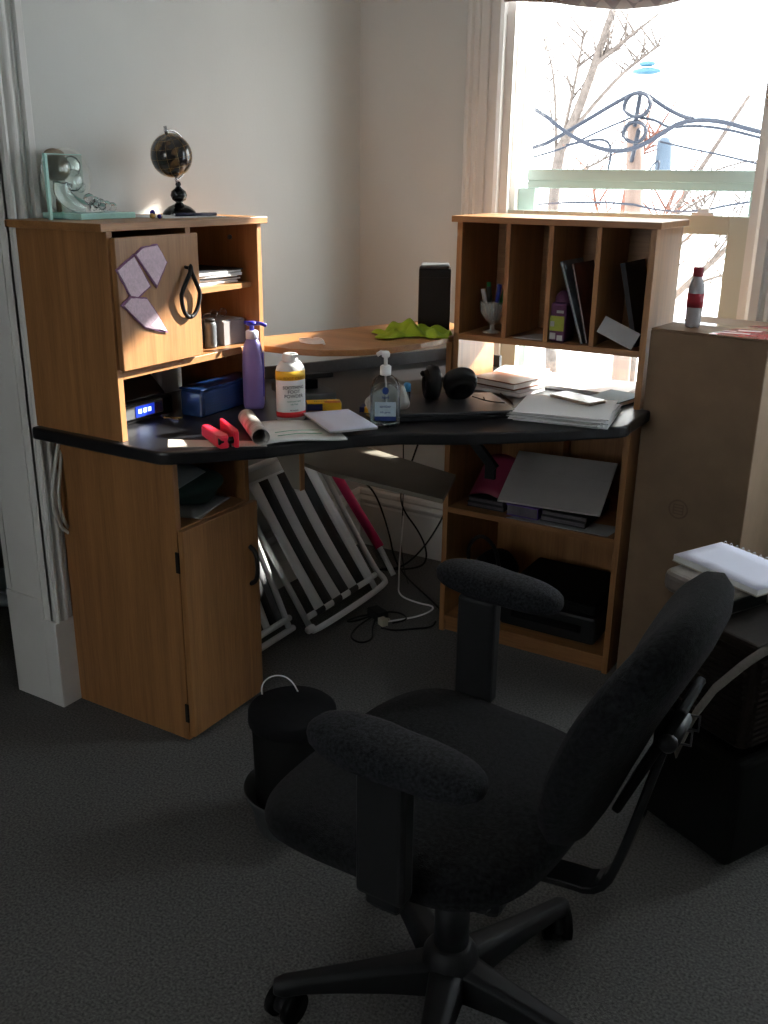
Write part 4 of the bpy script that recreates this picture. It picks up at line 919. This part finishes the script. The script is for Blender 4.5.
ob('cable_tie', G().tube([(.055+.010*math.cos(2*PI*i/14), -.01+.016*math.sin(2*PI*i/14), .016) for i in range(14)], .0022, 6, closed=True).box((.04, -.026, .001), (.066, -.006, .022)), mat('cream_plastic', (.45, .43, .33), .5, var=.05, scale=30), pk, world=False, label='cream plug with tie')
cable('wall_cable', 'grey white cable bulging out behind the left base cabinet by the doorway', [(.018, -1.352, .70), (.026, -1.385, .62), (.028, -1.402, .56), (.026, -1.385, .49), (.018, -1.352, .46)], .0045, mat('cable_cream', (.62, .62, .58), .5, var=.05, scale=30))
cable('wall_cable', 'inner strand of grey white cable behind the left base cabinet', [(.020, -1.350, .68), (.030, -1.372, .61), (.031, -1.386, .56), (.028, -1.372, .50), (.018, -1.350, .47)], .004, MATS['cable_cream'])
hb_ = thing('folded_cloth', 'pale folded cloth on the floor in the room beyond the doorway', 'cloth', (-.70, -1.02, 0), math.radians(30))
ob('cloth', G().grid(10, 8, lambda u, v: ((u-.5)*.30, (v-.5)*.2, .025+.015*math.sin(u*7)*math.sin(v*5)+.01*math.sin(11*v)), thick=.024), mat('pale_blue_cloth', (.45, .48, .56), .8, var=.1, scale=20), hb_, world=False)
ob('fold', G().grid(8, 6, lambda u, v: ((u-.5)*.2+.03, (v-.5)*.15, .05+.01*math.sin(u*9)), thick=.01), mat('pale_blue_cloth', (.45, .48, .56)), hb_, world=False)

# ------------------------------------------------------------------ waste bin
SCALE['lidded_bin'] = (1.13, 1.01)
bn = thing('lidded_bin', 'round black lidded bin with a thin wire handle beside the chair', 'bin', (.772, -1.470, 0))
ob('body', G().lathe([(.066, .058), (.070, .06), (.074, .245)], n=40), black_mt, bn, world=False)
ob('lid', G().lathe([(.079, .243), (.080, .246), (.079, .268), (.074, .273), (.02, .274)], n=40), mat('bin_lid', (.006, .006, .007), .8, var=.2, scale=60, spec=.15), bn, world=False)
bg_ = mat('bin_base', (.055, .057, .057), .4, var=.15, scale=30)
ob('base', G().lathe([(.066, .0), (.072, .004), (.080, .05), (.094, .090), (.092, .092), (.072, .060)], n=40), bg_, bn, world=False, label='flared dark grey base')
hnd = [(-.052, -.050, .262), (-.058, -.050, .30), (-.045, -.03, .325), (-.02, .0, .328), (-.012, .015, .30), (-.012, .022, .275)]
hnd = [(-.070, .004, .262), (-.075, .006, .292), (-.062, .016, .312), (-.042, .030, .314), (-.028, .040, .298), (-.022, .048, .272)]
ob('wire_handle', G().tube(hnd, .0014, 6, smooth_pts=2), white_pl, bn, world=False, label='thin pale wire loop')
tag(center(ob('paper_scrap', G().prism([(.52, -1.26), (.56, -1.265), (.575, -1.245), (.54, -1.24)], .0005, .003), mat('scrap', (.25, .25, .24), .8, var=.1, scale=60))), 'small pale scrap on the carpet by the base cabinet', 'scrap')

# ------------------------------------------------------------------ office chair
ch = thing('office_chair', 'black office swivel chair with padded arms in the foreground', 'chair', (1.27, -1.785, 0))
cx0, cy0 = 1.27, -1.785
bx0, by0 = 1.276, -1.738
def pillow(nu, nv, outline, zt, zb, crown, edge=.03):
    """rounded cushion: outline(a)->(x,y); domed top, rolled edges"""
    g = G(); prof = [(1.0, 0, 0)]
    rings = []
    rows = [(.0, 1), (.35, 1), (.65, .97), (.82, .88), (.93, .68), (.985, .40), (1.0, 0), (.985, -.45), (.93, -.75), (.80, -.95), (.4, -1), (.0, -1)]
    vs = []; n = nu
    for s_, h in rows:
        for i in range(n):
            x, y = outline(2*PI*i/n); zz = (zt+zb)/2+(zt-zb)/2*h+(crown*(1-s_*s_) if h > 0 else 0)
            vs.append((x*max(s_, .001), y*max(s_, .001), zz))
    fs = []
    for k in range(len(rows)-1):
        for i in range(n): j = (i+1) % n; fs.append((k*n+i, k*n+j, (k+1)*n+j, (k+1)*n+i))
    return g.add(vs, fs, True)
def sup(a, rx, ry, e):
    c, s_ = math.cos(a), math.sin(a); return (rx*math.copysign(abs(c)**e, c), ry*math.copysign(abs(s_)**e, s_))
def seat_out(a):
    x, y = sup(a, .218, .232, .62); y *= 1+.10*(x < 0)*abs(x)/.22; return x, y*.96
g = pillow(56, 0, seat_out, .072, 0, -.006)
Ms = Matrix.Translation((cx0-.010, cy0+.024, .410)) @ Matrix.Rotation(math.radians(-4), 4, 'Z')
g.v = [Ms @ v for v in g.v]
for v in g.v:
    u = (cx0-.10-v.x)
    if u > 0: v.z -= u*u*1.6
    u = v.x-(cx0+.10)
    if u > 0: v.z += u*u*1.2
ob('seat', g, fabric, ch)
ob('seat_pan', G().prism([(cx0-.12, cy0-.11), (cx0+.13, cy0-.11), (cx0+.13, cy0+.14), (cx0-.12, cy0+.14)], .362, .39), black_pl, ch, bevel=.02, seg=3)
ob('tilt_mechanism', B((cx0-.09, cy0-.07, .325), (cx0+.13, cy0+.07, .376)), black_pl, ch, bevel=.015, seg=3)
ob('gas_lift', G().lathe([(.028, .13), (.028, .22), (.020, .225), (.020, .33)], (bx0, by0, 0), 24), black_pl, ch)
bs = ob('base_hub', G().lathe([(.030, .045), (.044, .055), (.048, .085), (.044, .125), (.034, .140), (.028, .145)], (bx0, by0, 0), 28), black_pl, ch)
R_ = .25
for ang in (214, 286, 358, 70, 142):
    a = math.radians(ang); d = Vector((math.cos(a), math.sin(a), 0)); q = Vector((-d.y, d.x, 0)); c0 = Vector((bx0, by0, 0))
    secs = [(.035, .030, .060, .118), (.10, .024, .062, .108), (.18, .020, .062, .095), (.235, .018, .060, .086), (.268, .019, .056, .080), (.284, .012, .056, .074)]
    vs = []; fs = []
    for r, wd, zb, zt in secs:
        p = c0+d*r
        vs += [p+q*wd+Vector((0, 0, zb)), p+q*wd*.9+Vector((0, 0, zt-.008)), p+q*wd*.5+Vector((0, 0, zt)), p-q*wd*.5+Vector((0, 0, zt)), p-q*wd*.9+Vector((0, 0, zt-.008)), p-q*wd+Vector((0, 0, zb))]
    for k in range(len(secs)-1):
        for i in range(6): fs.append((k*6+i, k*6+(i+1) % 6, (k+1)*6+(i+1) % 6, (k+1)*6+i))
    fs += [tuple(range(5, -1, -1)), tuple(range(len(secs)*6-6, len(secs)*6))]
    ob('leg', G().add(vs, fs, True), black_pl, ch, bevel=.003)
    cp = c0+d*.264; a2 = math.radians(ang+50); dd_ = Vector((math.cos(a2), math.sin(a2), 0)); qq = Vector((-dd_.y, dd_.x, 0))
    cst = ob('caster', G().tube([cp+Vector((0, 0, .035)), cp+Vector((0, 0, .062))], .008, 10).tube([cp-qq*.010+Vector((0, 0, .030)), cp+qq*.010+Vector((0, 0, .030))], .020, 18), black_pl, ch)
    ob('wheel', G().tube([cp-qq*.024+Vector((0, 0, .0275)), cp-qq*.011+Vector((0, 0, .0275))], .027, 22).tube([cp+qq*.011+Vector((0, 0, .0275)), cp+qq*.024+Vector((0, 0, .0275))], .027, 22), black_mt, cst)
# arms
def arm(side):
    ay = cy0+side*(.228 if side < 0 else .26)
    ax = 1.312 if side < 0 else 1.200
    px = 1.330 if side < 0 else 1.225
    pz = .668 if side < 0 else .664
    P = []
    Mx = Matrix.Translation((px, cy0+(side*.240 if side < 0 else .275), pz)) @ Matrix.Rotation(math.radians(-9 if side > 0 else -3), 4, 'Z')
    def o2(a): 
        x, y = sup(a, .118, .036, .72); return x, y*(1+.12*(x < 0))
    g = pillow(36, 0, o2, .019, -.021, .005); g.v = [Mx @ v for v in g.v]
    for v in g.v: v.z -= (v.x-px)*.0
    ob('arm_pad', g, armpad_m, ch)
    st_ = ob('arm_sleeve', G().box((ax-.034, ay-.016, .455), (ax+.034, ay+.016, pz-.018)), black_pl, ch, bevel=.008, seg=3)
    ob('arm_post', G().box((ax-.022, ay-.010, .44), (ax+.025, ay+.011, .476)).box((ax-.022, min(ay, cy0+side*.10), .428), (ax+.020, max(ay, cy0+side*.10), .438)), black_pl, ch, bevel=.004)
arm(-1); arm(1)
# back cushion: leaning, rounded, narrow at the foot
def back_pt(y, s, off):   # s 0 bottom..1 top
    p0 = Vector((1.468, 0, .472)); p1 = Vector((1.612, 0, .836)); d = p1-p0; nrm = Vector((-d.z, 0, d.x)).normalized()
    c = p0+d*s+nrm*off; return Vector((c.x, cy0+.015+y, c.z))
vs = []; fs = []; nn = 56
rows = [(.0, 1), (.4, 1), (.7, .96), (.86, .82), (.96, .5), (1, 0), (.96, -.5), (.86, -.82), (.7, -.96), (.4, -1), (0, -1)]
for s_, h in rows:
    for i in range(nn):
        a = 2*PI*i/nn; x, y = sup(a, .190, .5, .72)
        x *= (.76+.24*min(1, (y+.5)*1.6)) if y < .15 else 1
        x *= max(s_, .001); y *= max(s_, .001)
        curve = .028*(x/.2)**2+.010*math.cos(PI*(y))
        vs.append(back_pt(x, .5+y, curve+h*.033+(0 if h < 0 else .006*(1-s_))))
for k in range(len(rows)-1):
    for i in range(nn): j = (i+1) % nn; fs.append((k*nn+i, k*nn+j, (k+1)*nn+j, (k+1)*nn+i))
ob('backrest', G().add(vs, fs, True), fabric, ch)
g = G(); MB_ = Matrix.Translation(back_pt(0, .45, -.036)) @ Matrix.Rotation(math.radians(22), 4, 'Y')
g.box((-.006, -.05, -.09), (.006, .05, .09), MB_); ob('back_plate', g, black_mt, ch, bevel=.004)
def flatbar(P, wd, th):
    vs = []; fs = []; P = [Vector(p) for p in P]
    for _ in range(2):
        Q = [P[0]]
        for a_, b__ in zip(P, P[1:]): Q += [a_*.75+b__*.25, a_*.25+b__*.75]
        P = Q+[P[-1]]
    for i, p in enumerate(P):
        d = (P[min(i+1, len(P)-1)]-P[max(0, i-1)]).normalized(); n_ = Vector((-d.z, 0, d.x))
        for sy, sn in ((-1, -1), (1, -1), (1, 1), (-1, 1)): vs.append(p+Vector((0, sy*wd/2, 0))+n_*sn*th/2)
    for k in range(len(P)-1):
        for i in range(4): fs.append((k*4+i, k*4+(i+1) % 4, (k+1)*4+(i+1) % 4, (k+1)*4+i))
    fs += [(3, 2, 1, 0), tuple(range(len(P)*4-4, len(P)*4))]
    return G().add(vs, fs)
ob('back_bar', flatbar([(cx0+.10, cy0, .375), (cx0+.19, cy0, .392), (cx0+.252, cy0, .395), (cx0+.275, cy0, .47), (cx0+.298, cy0, .58), (cx0+.318, cy0, .68)], .045, .012), black_gl, ch, bevel=.003)
ob('back_knob', G().tube([(cx0+.318, cy0-.03, .66), (cx0+.318, cy0+.03, .66)], .012, 12).ball((cx0+.318, cy0-.036, .66), .012, 12), black_pl, ch)

# ------------------------------------------------------------------ ribbed trunk on the right
tr = thing('storage_ottoman', 'dark brown ribbed storage ottoman at the right edge of the picture', 'ottoman', (1.590, -1.175, 0), math.radians(62))
cord = mat('dark_corduroy', (.012, .008, .006), .85, var=.3, scale=120, spec=.2)
ob('lower_body', B((0, 0, .02), (.75, .22, .26)), black_mt, tr, world=False, bevel=.015, seg=3)
ob('upper_body', B((.005, .005, .275), (.745, .215, .48)), cord, tr, world=False, bevel=.02, seg=3)
g = G()
for i in range(15): g.box((.02, -.001, .292+.012*i), (.73, .008, .298+.012*i)); 
ob('rib', g, cord, tr, world=False, label='horizontal corduroy ribs')
g = G()
for i in range(15): g.box((-.001, .02, .292+.012*i), (.008, .20, .298+.012*i))
ob('rib', g, cord, tr, world=False, label='horizontal corduroy ribs on the short side')
ob('lid', B((-.005, -.005, .482), (.755, .225, .505)), cord, tr, world=False, bevel=.01, seg=3)
for x, y in ((.04, .04), (.70, .04), (.04, .17), (.70, .17)): ob('foot', G().lathe([(.014, 0), (.018, .02)], (x, y, 0), 12), black_pl, tr, world=False)
MT = MW[tr]
pu = thing('taupe_pouch', 'taupe zipped pouch with a dark opening lying under the spiral notebook', 'pouch', (1.49, -.95, .5055), math.radians(62))
tp = mat('taupe_leather', (.19, .165, .145), .45, var=.08, scale=40, bump=.2, bscale=200)
ob('body', G().prism(rrect(.115, .085, .03), 0, .045), tp, pu, world=False, bevel=.014, seg=3)
ob('opening', B((-.105, -.089, .010), (.0, -.083, .036)), black_mt, pu, world=False, bevel=.003)
ob('zip_pull', G().tube([(.05, .087, .030), (.055, .100, .022), (.05, .103, .008), (.045, .095, .020)], .002, 6, closed=True), chrome, pu, world=False)
pv = thing('grey_wallet', 'flat grey wallet beneath the taupe pouch on the ottoman', 'wallet', (1.56, -.92, .506))
nbk = thing('spiral_notebook', 'white spiral notebook lying open on the taupe pouch', 'notebook', (1.50, -.945, .5515), math.radians(-28))
bpy.data.objects.remove(pv)
ob('cover', B((-.105, -.075, 0), (.105, .075, .002)), mat('cream_card', (.42, .38, .32), .6, var=.05, scale=30), nbk, world=False)
ob('pages', B((-.104, -.073, .0022), (.104, .070, .013)), paper, nbk, world=False)
g = G().grid(8, 4, lambda u, v: (-.104+.208*u, -.073+.143*v, .0142+.001*math.sin(u*5)), thick=.0006)
ob('top_page', g, mat('lined_page', (.70, .71, .84), .8, var=.02, scale=12), nbk, world=False)
for i in range(14):
    x = -.096+.0148*i
    ob('spiral_ring', G().tube([(x, .072+.006*math.cos(2*PI*k/10), .009+.009*math.sin(2*PI*k/10)) for k in range(10)], .0011, 5, closed=True), chrome, nbk, world=False)
stp = thing('bag_strap', 'long grey webbing strap with buckle draped over the side of the ottoman', 'strap', (1.52, -1.17, .35))
def strapf(u, v):
    P = [Vector((1.69, -1.10, .545)), Vector((1.61, -1.205, .522)), Vector((1.577, -1.215, .487)), Vector((1.533, -1.215, .424)), Vector((1.505, -1.215, .363)), Vector((1.485, -1.215, .292)), Vector((1.478, -1.21, .265))]
    t = u*(len(P)-1); k = min(int(t), len(P)-2); p = P[k].lerp(P[k+1], t-k); return p+Vector((.0, -.0, .015*(v-.5)))+Vector((-.006, .004, 0))*(v-.5)
ob('webbing', G().grid(20, 2, strapf, thick=(.002, .002, 0)), mat('grey_webbing', (.22, .20, .18), .8, var=.1, scale=200), stp)
g = G()
for q in ((1.500, -1.222, .345), (1.490, -1.222, .31)): g.tube([(q[0]-.014, q[1], q[2]-.014), (q[0]-.014, q[1], q[2]+.016), (q[0]+.014, q[1]+.004, q[2]+.016), (q[0]+.014, q[1]+.004, q[2]-.014)], .003, 6, closed=True)
ob('buckle', g, mat('dark_steel', (.10, .10, .11), .3, metal=.7, var=.05, scale=30), stp)

# ------------------------------------------------------------------ outside
og = mat('pale_ground', (.55, .56, .57), .9, var=.1, scale=1)
tag(ob('ground', B((-30, .3, -3.4), (30, 60, -3.2)), og), 'pale bright ground seen far below the window', 'ground')
bpy.data.objects['ground']['kind'] = 'structure'
bark = mat('grey_bark', (.12, .10, .09), .9, var=.3, scale=20); bark2 = mat('reddish_bark', (.16, .07, .05), .9, var=.3, scale=20)
wire = mat('wire_black', (.012, .018, .034), .6, var=.05, scale=10)
pole = thing('utility_pole', 'weathered utility pole seen through the middle of the window', 'pole', (-1.05, 6.5, -3.2))
ob('shaft', G().tube([(-1.0, 6.5, -3.2), (-1.06, 6.5, 1.0), (-1.12, 6.5, 1.80)], lambda t: .095-.02*t, 14), mat('pole_wood', (.17, .12, .10), .9, var=.25, scale=6, stretch=(1, 1, .1)), pole)
ob('insulator', G().ball((-1.0, 6.3, 2.19), .06, 12, (2.3, 1, .5)).ball((-1.0, 6.3, 2.25), .05, 10, (1.6, 1, .5)), mat('glass_insulator', (.04, .12, .18), .3, var=.1, scale=10), pole, label='blue green insulator cluster')
ob('bracket', G().tube([(-1.10, 6.42, 1.75), (-1.02, 6.25, 2.02)], .02, 8).tube([(-1.10, 6.42, 1.45), (-.96, 6.1, 1.70)], .02, 8), wire, pole)
ob('transformer', G().lathe([(.06, 0), (.075, .03), (.075, .30), (.05, .35)], (-.84, 6.55, 1.30), 20), mat('transformer_grey', (.06, .09, .13), .5, var=.05, scale=10), pole, label='blue grey transformer can')
wl = [('thin cable crossing low behind the pole', [(-4.4, 6.6, 1.3), (-2.0, 6.6, 1.22), (-1.0, 6.6, 1.30), (0.2, 6.6, 1.18), (2.5, 6.6, 1.0)], .008),
      ('slack cable seen low through the lower sash', [(-3.5, 6.4, .9), (-1.3, 6.4, 1.12), (-.6, 6.4, .98), (.1, 6.4, 1.15), (2.5, 6.4, 1.4)], .010),
      ('thick black wire rising to the pole top', [(-4.5, 6.2, .9), (-1.94, 6.20, 1.56), (-1.73, 6.20, 1.66), (-1.45, 6.20, 1.81), (-1.23, 6.20, 1.93), (-1.04, 6.20, 2.02), (-.94, 6.20, 1.99), (-.82, 6.20, 1.91), (-.71, 6.20, 1.85), (-.58, 6.1, 1.80), (-.47, 6.0, 1.775)], .018),
      ('thick black wire drooping below the pole top and rising to the right', [(-3.6, 6.0, 2.7), (-1.81, 6.00, 1.84), (-1.66, 6.00, 1.72), (-1.46, 6.00, 1.61), (-1.22, 6.00, 1.53), (-1.04, 6.00, 1.52), (-.86, 6.00, 1.58), (-.70, 6.00, 1.68), (-.58, 6.00, 1.75), (-.41, 6.00, 1.77), (-.21, 6.00, 1.75), (.02, 6.00, 1.68), (2.5, 6, 1.1)], .020),
      ('second black wire running right just under the first', [(-.96, 6.10, 1.80), (-.82, 6.10, 1.78), (-.70, 6.10, 1.71), (-.52, 6.10, 1.73), (-.27, 6.10, 1.71), (.03, 6.10, 1.64), (2.5, 6.1, 1.0)], .012),
      ('low thin wire to the right of the pole', [(-.82, 6.30, 1.61), (-.55, 6.30, 1.55), (-.28, 6.30, 1.50), (.02, 6.30, 1.43), (2.5, 6.3, .9)], .009),
      ('thin wire sloping down to the left of the pole', [(-4.4, 6.3, .9), (-1.96, 6.30, 1.49), (-1.66, 6.30, 1.58), (-1.38, 6.30, 1.71), (-1.05, 6.30, 1.83)], .009),
      ('short drop wire hooking down left of the pole', [(-1.66, 6.2, 1.58), (-1.40, 6.2, 1.63), (-1.26, 6.2, 1.62), (-1.22, 6.2, 1.50), (-1.25, 6.2, 1.35), (-1.22, 6.2, 1.22)], .012),
      ('looped wire standing right of the pole', [(-.92, 6.2, 1.22), (-.86, 6.2, 1.38), (-.78, 6.2, 1.47), (-.78, 6.2, 1.35), (-.86, 6.2, 1.22)], .009)]
for lab, P, r in wl: tag(center(ob('overhead_wire', G().tube(P, r, 6, smooth_pts=2), wire)), lab, 'wire')
for (cz, rr, lab) in ((1.90, .115, 'upper coil of slack cable hanging at the pole'), (1.68, .10, 'lower coil of slack cable at the pole')):
    P = [(-.975+rr*(1+.07*math.sin(i*.9))*math.cos(2*PI*i/14), 6.0+.002*i, cz+rr*.85*(1+.07*math.cos(i*1.1))*math.sin(2*PI*i/14)) for i in range(42)]
    tag(center(ob('cable_coil', G().tube(P, .011, 6), wire)), lab, 'cable coil')
def tree(lab, trunk, branches, m_, r0, seed):
    random.seed(seed); t = thing('bare_tree', lab, 'tree', trunk[0])
    ob('trunk', G().tube(trunk, lambda q: r0*(1-.65*q), 8, smooth_pts=2), m_, t)
    for bpts, r in branches: 
        g = G().tube(bpts, lambda q, r=r: r*(1-.7*q), 6, smooth_pts=2)
        for k in range(18):
            a, b__ = Vector(bpts[len(bpts)//2-1]), Vector(bpts[-1]); p = a.lerp(b__, random.random())
            d = Vector((random.uniform(-.5, .5), random.uniform(-.2, .2), random.uniform(.1, .6)))
            g.tube([p, p+d*.5, p+d+Vector((random.uniform(-.15, .15), 0, random.uniform(-.05, .15)))], lambda q, r=r: r*.45*(1-.7*q), 4)
        ob('branch', g, m_, t)
tree('tall leaning bare tree to the left of the utility pole', [(-2.4, 9, -3.2), (-2.71, 9.0, -1.48), (-2.90, 9.0, 1.41), (-2.65, 9.0, 1.95), (-2.45, 9.0, 2.55), (-2.20, 9.0, 3.4)],
     [([(-2.81, 9, 1.61), (-2.72, 9, 2.12), (-2.64, 9, 2.61), (-2.61, 9, 2.92)], .03), ([(-2.45, 9, 2.55), (-2.11, 9, 2.79), (-1.95, 9, 2.91)], .035), ([(-2.85, 9, 1.5), (-2.93, 9, 2.40), (-3.09, 9, 2.84)], .025),
      ([(-2.75, 9, 1.75), (-2.19, 9, 2.38), (-1.92, 9, 2.58), (-1.70, 9, 2.72)], .03), ([(-2.9, 9, 1.2), (-2.3, 9.1, 1.5), (-1.9, 9.1, 1.7)], .02)], bark, .10, 1)
tree('bare reddish tree directly behind the pole', [(-1.3, 7.5, -3.2), (-1.37, 7.5, .06), (-1.47, 7.5, .78), (-1.45, 7.5, 1.18), (-1.40, 7.5, 1.45)],
     [([(-1.45, 7.5, 1.1), (-1.44, 7.5, 1.4), (-1.36, 7.5, 1.6), (-1.2, 7.5, 1.75)], .03), ([(-1.40, 7.5, .3), (-1.75, 7.5, .9), (-1.85, 7.5, 1.3)], .03), ([(-1.40, 7.5, .1), (-1.1, 7.5, .7), (-.95, 7.5, 1.2)], .03)], bark2, .09, 2)
tree('slim bare tree with thin twigs to the right of the pole', [(-1.2, 8, -3.2), (-1.19, 8, .03), (-1.15, 8, .67), (-1.03, 8, 1.09), (-.69, 8, 1.68), (-.45, 8, 2.1)],
     [([(-1.15, 8, .5), (-.79, 8, .79), (-.62, 8, 1.29)], .022), ([(-1.1, 8, .9), (-.5, 8, 1.3), (-.1, 8, 1.4)], .015), ([(-.9, 8, 1.3), (-.4, 8, 1.5), (.1, 8, 1.45)], .012)], bark, .045, 3)
tree('crooked bare sapling low behind the lower sash', [(-.9, 7, -3.2), (-1.1, 7, -.6), (-1.03, 7, -.17), (-.67, 7, .26), (-.2, 7, .75), (.1, 7, 1.2)],
     [([(-1.0, 7, -.1), (-.85, 7, .5), (-.6, 7, 1.0)], .02), ([(-.67, 7, .26), (-.25, 7, .45), (.15, 7, .5)], .018), ([(-.5, 7, .4), (-.2, 7, .9), (-.15, 7, 1.3)], .016)], bark, .05, 4)
